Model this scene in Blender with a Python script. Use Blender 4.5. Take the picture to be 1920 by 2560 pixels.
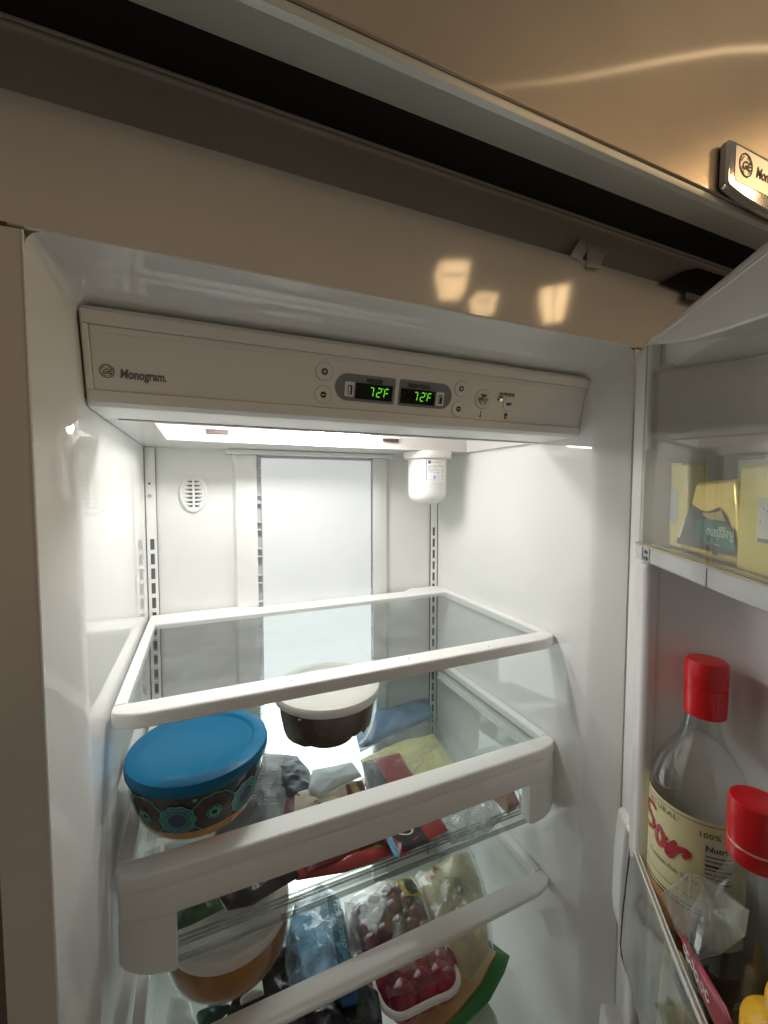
import bpy, math, random
import numpy as np
from mathutils import Vector, Matrix, noise
random.seed(7)
for o in list(bpy.data.objects):
    bpy.data.objects.remove(o)
S = bpy.context.scene
COL = S.collection
rad = math.radians

# ------------------------------------------------------------------ camera
CAM = np.array([.09528, -.38266, .02799])
YAW, PITCH, FPX = rad(23.315), rad(-3.135), 1047.3          # focal length in pixels of the 1920 x 2560 photograph
_cy, _sy, _cp, _sp = math.cos(YAW), math.sin(YAW), math.cos(PITCH), math.sin(PITCH)
FWD = np.array([_sy*_cp, _cy*_cp, _sp]); RGT = np.array([_cy, -_sy, 0.]); UPV = np.cross(RGT, FWD)
cam_d = bpy.data.cameras.new('camera'); cam = bpy.data.objects.new('camera', cam_d); COL.objects.link(cam)
m = Matrix.Identity(4)
for i in range(3):
    m[i][0], m[i][1], m[i][2], m[i][3] = RGT[i], UPV[i], -FWD[i], CAM[i]
cam.matrix_world = m
cam_d.sensor_width = 36; cam_d.lens = 36*FPX/2560; cam_d.clip_start = .01; cam_d.clip_end = 50
S.camera = cam

# ------------------------------------------------------------------ world: dim warm kitchen around the open refrigerator
w = bpy.data.worlds.new('World'); S.world = w; w.use_nodes = True
wn = w.node_tree
bg = wn.nodes['Background']; bg.inputs[0].default_value = (1.0, .835, .65, 1); bg.inputs[1].default_value = .15
S.view_settings.view_transform = 'Standard'; S.view_settings.look = 'None'; S.view_settings.exposure = 0; S.view_settings.gamma = 1
try:
    S.cycles.max_bounces = 14; S.cycles.transparent_max_bounces = 32; S.cycles.glossy_bounces = 6; S.cycles.diffuse_bounces = 7
    S.cycles.use_denoising = True; S.cycles.sample_clamp_indirect = 6; S.cycles.caustics_reflective = False; S.cycles.caustics_refractive = False
except Exception:
    pass
_tc = wn.nodes.new('ShaderNodeTexCoord'); _sx = wn.nodes.new('ShaderNodeSeparateXYZ'); _mr = wn.nodes.new('ShaderNodeMapRange')
wn.links.new(_tc.outputs['Generated'], _sx.inputs[0]); wn.links.new(_sx.outputs['Z'], _mr.inputs[0])        # the ceiling the lanterns light is a little brighter than the floor
_mr.inputs[1].default_value = -.4; _mr.inputs[2].default_value = .9; _mr.inputs[3].default_value = .090; _mr.inputs[4].default_value = .200
wn.links.new(_mr.outputs[0], bg.inputs[1])
BULB = 98.0; BULB2 = 58.0 #          # radiance of the two bulbs in the ceiling of the compartment
LANTERN = 17.0        # radiance of the kitchen lanterns mirrored in the header
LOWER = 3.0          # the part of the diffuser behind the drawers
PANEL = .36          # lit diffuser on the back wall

def at(x, y, ax, v):
    """point of the place seen at photograph pixel (x, y) on the plane ax = v"""
    q = (x-960)*RGT/FPX - (y-1280)*UPV/FPX + FWD
    i = 'xyz'.index(ax); t = (v-CAM[i])/q[i]
    return CAM + t*q

# ------------------------------------------------------------------ materials
MATS = {}
def nd(nt, t, **k):
    n = nt.nodes.new(t)
    for a, b in k.items(): setattr(n, a, b)
    return n
def bumped(nt, scale, strength, stretch=None, dist=.002, detail=3):
    tc = nd(nt, 'ShaderNodeTexCoord'); mp = nd(nt, 'ShaderNodeMapping'); nz = nd(nt, 'ShaderNodeTexNoise'); b = nd(nt, 'ShaderNodeBump')
    mp.inputs['Scale'].default_value = stretch or (1, 1, 1)
    nz.inputs['Scale'].default_value = scale; nz.inputs['Detail'].default_value = detail
    b.inputs['Strength'].default_value = strength; b.inputs['Distance'].default_value = dist
    nt.links.new(tc.outputs['Object'], mp.inputs[0]); nt.links.new(mp.outputs[0], nz.inputs['Vector']); nt.links.new(nz.outputs['Fac'], b.inputs['Height'])
    return b, nz
def mat(name, col, rough=.4, metal=0., bump=(40, .05), vary=.04, spec=.5, emit=None, es=0., aniso=0., stretch=None, sss=0., coat=0., vscale=9):
    if name in MATS: return MATS[name]
    M = bpy.data.materials.new(name); M.use_nodes = True; nt = M.node_tree; P = nt.nodes['Principled BSDF']
    P.inputs['Roughness'].default_value = rough; P.inputs['Metallic'].default_value = metal
    P.inputs['Specular IOR Level'].default_value = spec; P.inputs['Anisotropic'].default_value = aniso
    P.inputs['Coat Weight'].default_value = coat; P.inputs['Coat Roughness'].default_value = .06
    if sss:
        P.inputs['Subsurface Weight'].default_value = sss; P.inputs['Subsurface Radius'].default_value = (.01, .006, .004); P.inputs['Subsurface Scale'].default_value = 1
    tc = nd(nt, 'ShaderNodeTexCoord'); nz = nd(nt, 'ShaderNodeTexNoise'); rp = nd(nt, 'ShaderNodeMapRange'); mx = nd(nt, 'ShaderNodeMix', data_type='RGBA', blend_type='MULTIPLY')
    nz.inputs['Scale'].default_value = vscale; nz.inputs['Detail'].default_value = 5
    nt.links.new(tc.outputs['Object'], nz.inputs['Vector']); nt.links.new(nz.outputs['Fac'], rp.inputs[0])
    rp.inputs[1].default_value = .3; rp.inputs[2].default_value = .7; rp.inputs[3].default_value = 1-vary; rp.inputs[4].default_value = 1+vary
    mx.inputs[0].default_value = 1; mx.inputs[6].default_value = (*col, 1)
    nt.links.new(rp.outputs[0], mx.inputs[7]); nt.links.new(mx.outputs[2], P.inputs['Base Color'])
    if bump and bump[1] > 0:
        b, _ = bumped(nt, bump[0], bump[1], stretch); nt.links.new(b.outputs[0], P.inputs['Normal'])
    if emit:
        P.inputs['Emission Color'].default_value = (*emit, 1); P.inputs['Emission Strength'].default_value = es
    MATS[name] = M
    return M
def glow(name, col, s):
    if name in MATS: return MATS[name]
    M = bpy.data.materials.new(name); M.use_nodes = True; nt = M.node_tree
    for n in list(nt.nodes): nt.nodes.remove(n)
    e = nd(nt, 'ShaderNodeEmission'); o = nd(nt, 'ShaderNodeOutputMaterial'); e.inputs[0].default_value = (*col, 1); e.inputs[1].default_value = s
    nt.links.new(e.outputs[0], o.inputs[0]); MATS[name] = M
    return M
def film(name, tint, rough=.02, f0=.04, bump=None, haze=0., hazecol=(.8, .8, .8), stretch=None, patch=None):
    """thin clear sheet: transparent with a Fresnel reflection, optionally a little milky"""
    if name in MATS: return MATS[name]
    M = bpy.data.materials.new(name); M.use_nodes = True; nt = M.node_tree; L = nt.links.new
    for n in list(nt.nodes): nt.nodes.remove(n)
    out = nd(nt, 'ShaderNodeOutputMaterial'); tr = nd(nt, 'ShaderNodeBsdfTransparent'); gl = nd(nt, 'ShaderNodeBsdfGlossy'); mx = nd(nt, 'ShaderNodeMixShader')
    tr.inputs[0].default_value = (*tint, 1); gl.inputs['Roughness'].default_value = rough; gl.inputs[0].default_value = (1, 1, 1, 1)
    g = nd(nt, 'ShaderNodeNewGeometry'); dt = nd(nt, 'ShaderNodeVectorMath', operation='DOT_PRODUCT'); ab = nd(nt, 'ShaderNodeMath', operation='ABSOLUTE')
    om = nd(nt, 'ShaderNodeMath', operation='SUBTRACT', use_clamp=True); pw = nd(nt, 'ShaderNodeMath', operation='POWER'); sc = nd(nt, 'ShaderNodeMath', operation='MULTIPLY_ADD')
    L(g.outputs['Incoming'], dt.inputs[0])
    if bump:
        b, _ = bumped(nt, bump[0], bump[1], stretch, .004); L(b.outputs[0], gl.inputs['Normal']); L(b.outputs[0], dt.inputs[1])
    else:
        L(g.outputs['Normal'], dt.inputs[1])
    L(dt.outputs['Value'], ab.inputs[0]); om.inputs[0].default_value = 1; L(ab.outputs[0], om.inputs[1])
    L(om.outputs[0], pw.inputs[0]); pw.inputs[1].default_value = 5
    L(pw.outputs[0], sc.inputs[0]); sc.inputs[1].default_value = 1-f0; sc.inputs[2].default_value = f0
    base = tr.outputs[0]
    if haze:
        df = nd(nt, 'ShaderNodeBsdfDiffuse'); df.inputs[0].default_value = (*hazecol, 1)
        m2 = nd(nt, 'ShaderNodeMixShader'); L(tr.outputs[0], m2.inputs[1]); L(df.outputs[0], m2.inputs[2]); m2.inputs[0].default_value = haze
        if patch:
            tc = nd(nt, 'ShaderNodeTexCoord'); nz = nd(nt, 'ShaderNodeTexNoise'); nz.inputs['Scale'].default_value = patch; nz.inputs['Detail'].default_value = 6
            mr = nd(nt, 'ShaderNodeMapRange'); mr.inputs[1].default_value = .45; mr.inputs[2].default_value = .75; mr.inputs[3].default_value = haze*.4; mr.inputs[4].default_value = min(1, haze*2.2)
            L(tc.outputs['Object'], nz.inputs['Vector']); L(nz.outputs['Fac'], mr.inputs[0]); L(mr.outputs[0], m2.inputs[0])
        base = m2.outputs[0]
    L(sc.outputs[0], mx.inputs[0]); L(base, mx.inputs[1]); L(gl.outputs[0], mx.inputs[2]); L(mx.outputs[0], out.inputs[0])
    MATS[name] = M
    return M

WHITE = mat('liner_white', (.79, .80, .78), .035, bump=(7, .0012), vary=.015)
BACKW = mat('back_white', (.74, .75, .735), .22, bump=(15, .04), vary=.02)
FACEW = mat('face_paint', (.68, .64, .585), .07, bump=(6, .006), vary=.03)
SHELFW = mat('shelf_plastic', (.88, .875, .86), .32, bump=(300, .04), vary=.02)
PANELW = mat('console_plastic', (.80, .795, .77), .36, bump=(500, .05), vary=.02)
TRIMW = mat('trim_plastic', (.82, .82, .80), .3, bump=(200, .03), vary=.02)
GREY = mat('track_steel', (.62, .64, .66), .35, .0, bump=(200, .05))
DARK = mat('dark_gap', (.022, .020, .020), .6, bump=(40, .1))
SLOT = mat('slot_dark', (.10, .11, .12), .6, bump=(40, .1))
INK = mat('printed_ink', (.03, .03, .035), .5, bump=None)
INKG = mat('grey_ink', (.17, .165, .155), .5, bump=None)
STEEL = mat('brushed_steel', (.55, .46, .355), .30, 1., bump=(70, .07), vary=.05, aniso=.5, stretch=(.6, 40, 40), coat=.6)
LIPM = mat('lip_aluminium', (.68, .71, .69), .40, .35, bump=(30, .05), vary=.06, stretch=(1, 30, 30))
CHROME = mat('chrome', (.62, .60, .57), .07, 1., bump=None)
GLASS = film('shelf_glass', (.77, .81, .80), .03, .055, haze=.05, hazecol=(.55, .6, .6), patch=18)
CLEAR = film('clear_plastic', (.93, .94, .93), .04, .05, bump=(14, .05), haze=.03, patch=25)
COVER = film('cover_acrylic', (.96, .96, .93), .03, .11, bump=(5, .006), haze=.008, patch=12)
BOWLG = film('bowl_glass', (.94, .97, .965), .02, .035)
BOTG = film('bottle_glass', (.86, .88, .86), .02, .07, bump=(20, .05))
BAG = film('bag_film', (.90, .90, .90), .12, .06, bump=(38, .9), haze=.10, patch=40)

# ------------------------------------------------------------------ mesh helpers
class MB:
    def __init__(s): s.v = []; s.f = []
    def add(s, vs, fs):
        k = len(s.v); s.v += [tuple(float(c) for c in p) for p in vs]; s.f += [tuple(i+k for i in f) for f in fs]; return s
    def box(s, x0, x1, y0, y1, z0, z1, fr=None):
        vs = [(x, y, z) for z in (z0, z1) for y in (y0, y1) for x in (x0, x1)]
        if fr: vs = [fr(*p) for p in vs]
        return s.add(vs, [(0, 2, 3, 1), (4, 5, 7, 6), (0, 1, 5, 4), (2, 6, 7, 3), (0, 4, 6, 2), (1, 3, 7, 5)])
    def quad(s, *p): return s.add(p, [tuple(range(len(p)))])
    def prism(s, out, fr, d0, d1):
        """outline (a, b) extruded from c = d0 to c = d1 in frame fr"""
        n = len(out)
        vs = [fr(a, b, d0) for a, b in out]+[fr(a, b, d1) for a, b in out]
        fs = [tuple(reversed(range(n))), tuple(range(n, 2*n))]+[(i, (i+1) % n, n+(i+1) % n, n+i) for i in range(n)]
        return s.add(vs, fs)
    def lathe(s, prof, c, seg=48, close=False, sx=1, sy=1):
        vs = []; n = len(prof)
        for k in range(seg):
            a = 2*math.pi*k/seg
            vs += [(c[0]+r*sx*math.cos(a), c[1]+r*sy*math.sin(a), c[2]+z) for r, z in prof]
        fs = []
        for k in range(seg):
            k2 = (k+1) % seg
            for i in range(n-1 if not close else n):
                j = (i+1) % n
                fs.append((k*n+i, k2*n+i, k2*n+j, k*n+j))
        return s.add(vs, fs)
    def tube(s, path, r, seg=8, cap=True):
        P = [Vector(p) for p in path]; n = len(P); vs = []; fs = []
        for i, p in enumerate(P):
            t = (P[min(i+1, n-1)]-P[max(i-1, 0)]).normalized(); a = t.orthogonal().normalized() if i == 0 else (a-a.dot(t)*t).normalized(); b = t.cross(a)
            rr = r[i] if isinstance(r, (list, tuple)) else r
            vs += [p+rr*(math.cos(2*math.pi*k/seg)*a+math.sin(2*math.pi*k/seg)*b) for k in range(seg)]
        for i in range(n-1):
            fs += [(i*seg+k, i*seg+(k+1) % seg, (i+1)*seg+(k+1) % seg, (i+1)*seg+k) for k in range(seg)]
        if cap: fs += [tuple(reversed(range(seg))), tuple(range((n-1)*seg, n*seg))]
        return s.add(vs, fs)
    def loft(s, rings, closed=True):
        n = len(rings[0]); vs = [p for r in rings for p in r]; fs = []
        for i in range(len(rings)-1):
            for k in range(n if closed else n-1):
                fs.append((i*n+k, i*n+(k+1) % n, (i+1)*n+(k+1) % n, (i+1)*n+k))
        return s.add(vs, fs)

def frame(O, ex, ey):
    O = np.array(O, float); ex = np.array(ex, float); ex /= np.linalg.norm(ex); ey = np.array(ey, float); ey -= ex*(ey@ex); ey /= np.linalg.norm(ey); n = np.cross(ex, ey)
    return lambda a, b, c=0.: O+a*ex+b*ey+c*n

def root_of(o):
    while o.parent: o = o.parent
    return o
def thing(name, label, cat, loc, group=None):
    o = bpy.data.objects.new(name, None); COL.objects.link(o); o.location = [float(c) for c in loc]; o.empty_display_size = .02
    o['label'] = label; o['category'] = cat
    if group: o['group'] = group
    return o
def obj(name, mb, M, parent=None, bevel=0, seg=2, sharp=35, label=None, stuff=False, loc=None):
    me = bpy.data.meshes.new(name)
    L = root_of(parent).location if parent else Vector(loc or (0, 0, 0))
    me.from_pydata([(p[0]-L[0], p[1]-L[1], p[2]-L[2]) for p in mb.v], [], mb.f)
    me.materials.append(M); me.validate(); me.update()
    me.shade_smooth()
    try: me.set_sharp_from_angle(angle=rad(sharp))
    except Exception: pass
    o = bpy.data.objects.new(name, me); COL.objects.link(o)
    if parent: o.parent = parent
    else: o.location = L
    if bevel:
        b = o.modifiers.new('bevel', 'BEVEL'); b.width = bevel; b.segments = seg; b.limit_method = 'ANGLE'; b.angle_limit = rad(40); b.harden_normals = False
    if label: o['label'] = label
    if stuff: o['kind'] = 'stuff'
    return o
def tag(o, label, cat, group=None):
    o['label'] = label; o['category'] = cat
    if group: o['group'] = group
    return o
def text(s, size, fr, M, parent, name='lettering', bold=0., shear=0., align='LEFT', lift=.0003, sx=1., warp=None, space=1.):
    cu = bpy.data.curves.new('t', 'FONT'); cu.body = s; cu.size = size; cu.offset = bold; cu.shear = shear; cu.align_x = align; cu.resolution_u = 3; cu.space_character = space
    to = bpy.data.objects.new('t', cu); me = bpy.data.meshes.new_from_object(to)
    mb = MB(); mb.add([(warp or fr)(v.co.x*sx, v.co.y, lift) for v in me.vertices], [tuple(p.vertices) for p in me.polygons])
    bpy.data.objects.remove(to); bpy.data.curves.remove(cu); bpy.data.meshes.remove(me)
    return obj(name, mb, M, parent)
def disc(fr, a, b, r0, r1, lift, seg=32, ry=1.):
    mb = MB(); vs = []; fs = []
    for k in range(seg):
        t = 2*math.pi*k/seg
        vs.append(fr(a+r1*math.cos(t), b+r1*ry*math.sin(t), lift))
    if r0:
        for k in range(seg):
            t = 2*math.pi*k/seg; vs.append(fr(a+r0*math.cos(t), b+r0*ry*math.sin(t), lift))
        fs = [(k, (k+1) % seg, seg+(k+1) % seg, seg+k) for k in range(seg)]
    else: fs = [tuple(range(seg))]
    return mb.add(vs, fs)
def rrect(x0, x1, y0, y1, r, n=6, rs=None):
    rs = rs or (r, r, r, r); out = []
    for (cx, cy, a0, q) in ((x1, y0, -90, rs[0]), (x1, y1, 0, rs[1]), (x0, y1, 90, rs[2]), (x0, y0, 180, rs[3])):
        sx = -1 if cx == x1 else 1; sy = 1 if cy == y0 else -1
        for k in range(n+1):
            a = rad(a0+90*k/n); out.append((cx+sx*q+q*math.cos(a), cy+sy*q+q*math.sin(a)))
    return out

# ================================================================== refrigerator cabinet
W, D = .6, .471
ZT = .2125
fridge = thing('refrigerator', 'open built-in refrigerator with white lined compartment, lit ceiling and brushed steel top', 'refrigerator', (.3, .25, -1.15))
FL = -.86                       # floor of the compartment
# liner: one moulded shell, its rings run from the front opening to the back
def ring(y, x0, x1, zt, r, n=8):
    out = [(x0, y, FL-.02), (x0, y, zt-r-.004)]
    for k in range(n+1): a = math.pi-math.pi/2*k/n; out.append((x0+r+r*math.cos(a), y, zt-r+r*math.sin(a)))
    out += [(x0+r+.004, y, zt), (x1-r-.004, y, zt)]
    for k in range(n+1): a = math.pi/2-math.pi/2*k/n; out.append((x1-r+r*math.cos(a), y, zt-r+r*math.sin(a)))
    out += [(x1, y, zt-r-.004), (x1, y, FL-.02)]
    return out
mb = MB().loft([ring(.0005, -.0174, .6174, ZT, .012), ring(.004, -.0158, .6158, ZT-.0010, .012), ring(.0220, -.0080, .6080, ZT-.0095, .014), ring(.0360, -.0026, .6026, ZT-.0180, .016),
                ring(.042, -.0008, .6008, ZT-.0198, .016), ring(.047, 0, W, ZT-.0212, .016), ring(.049, 0, W, ZT-.0220, .015), ring(.056, 0, W, ZT-.0245, .014), ring(.080, 0, W, ZT-.0255, .012), ring(D, 0, W, ZT-.0255, .012)], closed=False)
obj('liner', mb, WHITE, fridge, sharp=25)
obj('back_wall', MB().box(-.004, W+.004, D, D+.02, FL-.02, .19), BACKW, fridge)
obj('liner_floor', MB().box(0, W, .0, D, FL-.012, FL), WHITE, fridge)
# painted face frame
obj('stile', MB().box(-.049, -.0178, -.001, .05, -1.1, ZT-.0012), FACEW, fridge, bevel=.0012)
obj('stile', MB().box(.6178, .70, .0, .05, -1.1, ZT-.0012), TRIMW, fridge, bevel=.0012)  # whiter material paints in the interior light falling on this stile
obj('header', MB().box(-.85, 1.2, -.001, .018, ZT+.0004, .3035), FACEW, fridge, bevel=.0012)
obj('gap_strip', MB().box(-.85, -.049, .018, .05, -1.1, ZT-.003), mat('gap_shade', (.16, .14, .12), .5), fridge)
obj('liner_bead', MB().tube([(-.0178, -.0012, -1.05), (-.0178, -.0012, ZT-.002)], .0009, 6), TRIMW, fridge)
obj('liner_bead', MB().tube([(-.0165, -.0008, ZT), (.617, -.0008, ZT)], .0010, 6), TRIMW, fridge)
obj('rust_spot', MB().box(-.0305, -.0265, -.0016, -.0008, ZT-.0016, ZT+.0012), mat('rust', (.14, .06, .03), .8), fridge, bevel=.0004)
# recessed channel over the header, black cavity and the steel grille panel
obj('channel', MB().box(-.85, 1.2, .0185, .03, .29, .366), mat('channel_paint', (.52, .48, .43), .25, bump=(6, .03)), fridge)
obj('channel_trim', MB().box(-.85, 1.2, .0145, .0185, .3585, .3612).box(-.85, 1.2, .015, .0185, .3635, .3665), FACEW, fridge, bevel=.0005)
obj('cavity', MB().box(-.86, 1.21, -.045, .03, .3665, .372).box(-.86, 1.21, .02, .03, .372, .75).box(-.86, 1.21, -.052, -.046, .372, .75), DARK, fridge)
LZ0, LZ1 = .3490, .3408
fr = frame((0, 0, 0), (0, 1, 0), (0, 0, 1))          # profile in (y, z), extruded along x
lip = [(-.0465, LZ0), (-.0480, LZ0-.0012), (-.084, LZ1-.0015), (-.0895, LZ1-.0006), (-.0905, LZ1+.003), (-.0905, LZ1+.0052), (-.052, LZ0+.006), (-.0465, LZ0+.0045)]
grille = obj('grille_panel', MB().box(-.86, 1.22, -.0925, -.0545, LZ1+.0056, .80), STEEL, fridge, bevel=.0015)
obj('grille_lip', MB().prism(lip, fr, -.86, 1.22), LIPM, fridge, sharp=20)
obj('grille_back', MB().box(-.86, 1.22, -.0545, -.0465, LZ0+.0048, .8), DARK, fridge)
# bent clip hooked over the header and the dark hinge recess
cl = MB()
p_ = lambda x, z, y: (x, y, z)
cl.loft([[p_(.4975, .3010, -.0022), p_(.5175, .2995, -.0022), p_(.5175, .2995, -.0005), p_(.4975, .3010, -.0005)],
         [p_(.5010, .3075, -.0030), p_(.5190, .3060, -.0030), p_(.5190, .3060, -.0010), p_(.5010, .3075, -.0010)],
         [p_(.5300, .3370, .0130), p_(.5500, .3350, .0130), p_(.5500, .3350, .0160), p_(.5300, .3370, .0160)]])
cl.loft([[p_(.5215, .2925, -.0060), p_(.5430, .2945, -.0060), p_(.5430, .2945, -.0035), p_(.5215, .2925, -.0035)],
         [p_(.5310, .3180, .0020), p_(.5600, .3180, .0020), p_(.5600, .3180, .0040), p_(.5310, .3180, .0040)],
         [p_(.5400, .3350, .0120), p_(.5850, .3340, .0120), p_(.5850, .3340, .0150), p_(.5400, .3350, .0150)]])
obj('clip', cl, mat('clip_plastic', (.72, .68, .60), .4), fridge, bevel=.0008)
obj('hinge_recess', MB().add([(.652, -.0045, .2985), (.735, -.0045, .2945), (.92, -.0045, .300), (.92, .0145, .352), (.765, .0145, .3500), (.735, .0145, .340)], [(0, 1, 2, 3, 4, 5)]), DARK, fridge)
obj('hinge_arm', MB().box(.70, .86, -.010, -.005, .284, .296), mat('hinge_steel', (.10, .09, .085), .45, .6), fridge, bevel=.002)
# badge
B0 = frame((.6118, -.0925, .349), (1, 0, 0), (0, 0, 1))
badge_out = [(.0, .004), (.0035, .0005), (.012, -.0012), (.03, -.0042), (.06, -.0068), (.09, -.0078), (.125, -.0068), (.155, -.004), (.17, -.001), (.176, .002), (.178, .006), (.178, .046), (.176, .0485), (.10, .0505), (.012, .0492), (.002, .0485), (.0, .045)]
badge = obj('badge', MB().prism(badge_out, B0, .0005, .0100), CHROME, fridge, bevel=.0028, seg=4)
BF = frame((.6118, -.1026, .349), (1, 0, 0), (0, 0, 1))
obj('badge_plate', MB().prism(rrect(.012, .168, .009, .045, .003), BF, -.0002, .0003), mat('badge_satin', (.50, .46, .42), .32, 1., bump=None), badge)
def emblem(fr, a, b, r, M, M2, parent, lift):
    obj('emblem', disc(fr, a, b, r*.86, r, lift), M, parent)
    mb = MB(); v = []
    for k in range(4):
        t0 = k*math.pi/2+.4
        arc = [(a+r*.66*math.cos(t0+u)+.0*r, b+r*.66*math.sin(t0+u)) for u in np.linspace(0, .95, 7)]
        for i in range(6):
            (x0, y0), (x1, y1) = arc[i], arc[i+1]; q = r*.10
            dx, dy = x0-a, y0-b; l = math.hypot(dx, dy); dx /= l; dy /= l
            mb.quad(fr(x0, y0, lift), fr(x1, y1, lift), fr(x1+dx*q, y1+dy*q, lift), fr(x0+dx*q, y0+dy*q, lift))
    obj('emblem_scroll', mb, M, parent)
    text('GE', r*1.0, lambda x, y, z: fr(a-r*.62+x, b-r*.36+y, z), M, parent, 'emblem_letters', bold=r*.03, shear=.35, lift=lift)
emblem(BF, .0310, .0290, .0125, INKG, INKG, badge, .0007)
text('Monogram', .0165, lambda x, y, z: BF(.0500+x, .0225+y, z), INKG, badge, 'badge_lettering', bold=.0003, shear=.25, lift=.0007, sx=.82)

# ------------------------------------------------------------------ control console
PO = np.array([0, .0536, .184]); PE = np.array([0, -.247, .969]); PE /= np.linalg.norm(PE)
PF = frame(PO, (1, 0, 0), PE)              # (x, up along the sloping face, out of the face)
console = obj('control_console', MB().prism([(.0536, .1845), (.0700, .1180), (.0735, .1060), (.0770, .1035), (.0830, .1026), (.148, .1026), (.148, .180), (.06, .1852)][::-1], fr, .0012, .6068-.0068), PANELW, fridge, sharp=20)
# ceiling of the compartment round the lamp recess
ce = MB()
RX0, RX1, RY0, RY1, RZ = .0465, .588, .1495, .335, .1862
ce.box(.0012, RX0, .148, D, .1026, .108).box(RX1, .5988, .148, D, .1026, .108).box(RX0, RX1, RY1, D, .1026, .108)
obj('lamp_ceiling', ce, WHITE, fridge, sharp=20)
rc = MB()
rc.quad((RX0, RY1, .1026), (RX1, RY1, .1026), (RX1-.012, RY1-.004, RZ), (RX0+.012, RY1-.004, RZ))
rc.quad((RX0, RY0, .1026), (RX0, RY1, .1026), (RX0+.012, RY1-.004, RZ), (RX0+.012, RY0, RZ))
rc.quad((RX1, RY0, .1026), (RX1, RY1, .1026), (RX1-.012, RY1-.004, RZ), (RX1-.012, RY0, RZ))
rc.quad((RX0+.012, RY0, RZ), (RX1-.012, RY0, RZ), (RX1-.012, RY1-.004, RZ), (RX0+.012, RY1-.004, RZ))
rc.quad((RX0, RY0-.0012, .1030), (RX1, RY0-.0012, .1030), (RX1, RY0-.0012, RZ), (RX0, RY0-.0012, RZ))
recess = obj('lamp_recess', rc, mat('recess_white', (.62, .60, .58), .5), fridge)
obj('lens_lip', MB().box(.014, .592, .1405, .1487, .1008, .1024), mat('lens_lip', (.55, .52, .55), .3), fridge, bevel=.0006)
for x0, x1, yb_ in ((.125, .242, .218), (.255, .372, .310)):
    BM = glow('lamp_bulb_glow' if x0 < .2 else 'lamp_bulb_dim', (1, .98, .94), BULB if x0 < .2 else BULB2)
    b = MB().lathe([(.0001, 0), (.0115, .004), (.0145, .012), (.0145, .045), (.0145, .10), (.0115, .112), (.0001, .117)], (0, 0, 0), 16)
    b.v = [(x0+z, yb_+y, (.1705 if yb_ < .25 else .1345)+x) for x, y, z in b.v]
    obj('lamp_bulb', b, BM, recess)
    obj('lamp_socket', MB().box(x0-.018, x0+.002, yb_-.010, yb_+.010, (.1605 if yb_ < .25 else .1250), (.1805 if yb_ < .25 else .1445)), TRIMW, recess, bevel=.002)
RB = frame((0, RY1-.0016, .1026), (1, 0, 0), (0, -.004, RZ-.1026))
for cx in (.118, .417):
    obj('recess_slot', MB().box(cx-.016, cx+.016, .0125, .0185, .0002, .0012, RB), mat('slot_brown', (.05, .028, .024), .6), recess)
    obj('recess_slot_rim', MB().box(cx-.019, cx+.019, .0195, .0215, .0002, .0025, RB), TRIMW, recess)
LABW = mat('paper_label', (.80, .78, .75), .6, bump=None)
for x0, x1, z0, z1 in ((.232, .315, .013, .034), (.317, .372, .009, .034)):
    lb = obj('care_label', MB().box(x0, x1, z0, z1, .0002, .0006, RB), LABW, recess)
for q in ((.2315, .2325, .013, .034), (.3157, .3168, .009, .034), (.3650, .3660, .006, .030)): obj('label_rule', MB().box(*q, .0007, .0009, RB), INK, recess)
text('the grille panel at\nthe top of the refrigerator', .0072, lambda x, y, z: RB(.2365+x, .0245+y, z), INK, recess, 'label_print', lift=.0009)
text('The owner of board\nbehind the grille panel', .0056, lambda x, y, z: RB(.327+x, .0205+y, z), INKG, recess, 'label_print', lift=.0009)

# console face: raised rim and sunken plate
CS = console
rim = MB()
for a0, a1, b0, b1 in ((.0022, .6005, -.0138, -.0022), (.0022, .6005, -.0800, -.0690), (.0022, .0074, -.0690, -.0138), (.5972, .6005, -.0690, -.0138)):
    rim.box(a0, a1, b0, b1, .0002, .0032, PF)
obj('console_rim', rim, PANELW, CS, bevel=.0016, seg=3)
obj('console_plate', MB().box(.0078, .5968, -.0686, -.0142, .0001, .0012, PF), PANELW, CS, bevel=.0006)
obj('console_ridge', MB().tube([PF(.009, -.0196, .0012), PF(.596, -.0196, .0012)], .0006, 6), PANELW, CS)
obj('side_seam', MB().box(.0006, .0012, -.078, -.004, -.006, .0006, PF), DARK, CS)
obj('side_seam', MB().box(.6003, .6008, -.086, -.012, -.006, .0006, PF), DARK, CS)
emblem(PF, .0185, -.0519, .0060, INKG, INKG, CS, .0016)
text('Monogram.', .0110, lambda x, y, z: PF(.0283+x, -.0566+y, z), INKG, CS, bold=.00035, shear=.12, lift=.0016, sx=.74)
PILL = mat('pill_grey', (.20, .215, .26), .5, bump=None)
pl = obj('display_surround', MB().prism(rrect(.2296, .3010, -.0592, -.0303, .002, rs=(.0015, .0015, .0142, .0142)), PF, .0013, .0018), PILL, CS)
pr_ = obj('display_surround', MB().prism(rrect(.3064, .3775, -.0595, -.0300, .002, rs=(.0142, .0142, .0015, .0015)), PF, .0013, .0018), PILL, CS)
BLK = mat('display_black', (.006, .008, .006), .15, bump=None)
SEGG = glow('display_green', (.20, .95, .03), .85)
SEGS = {'7': 'abc', '2': 'abged', 'F': 'afge'}
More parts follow.
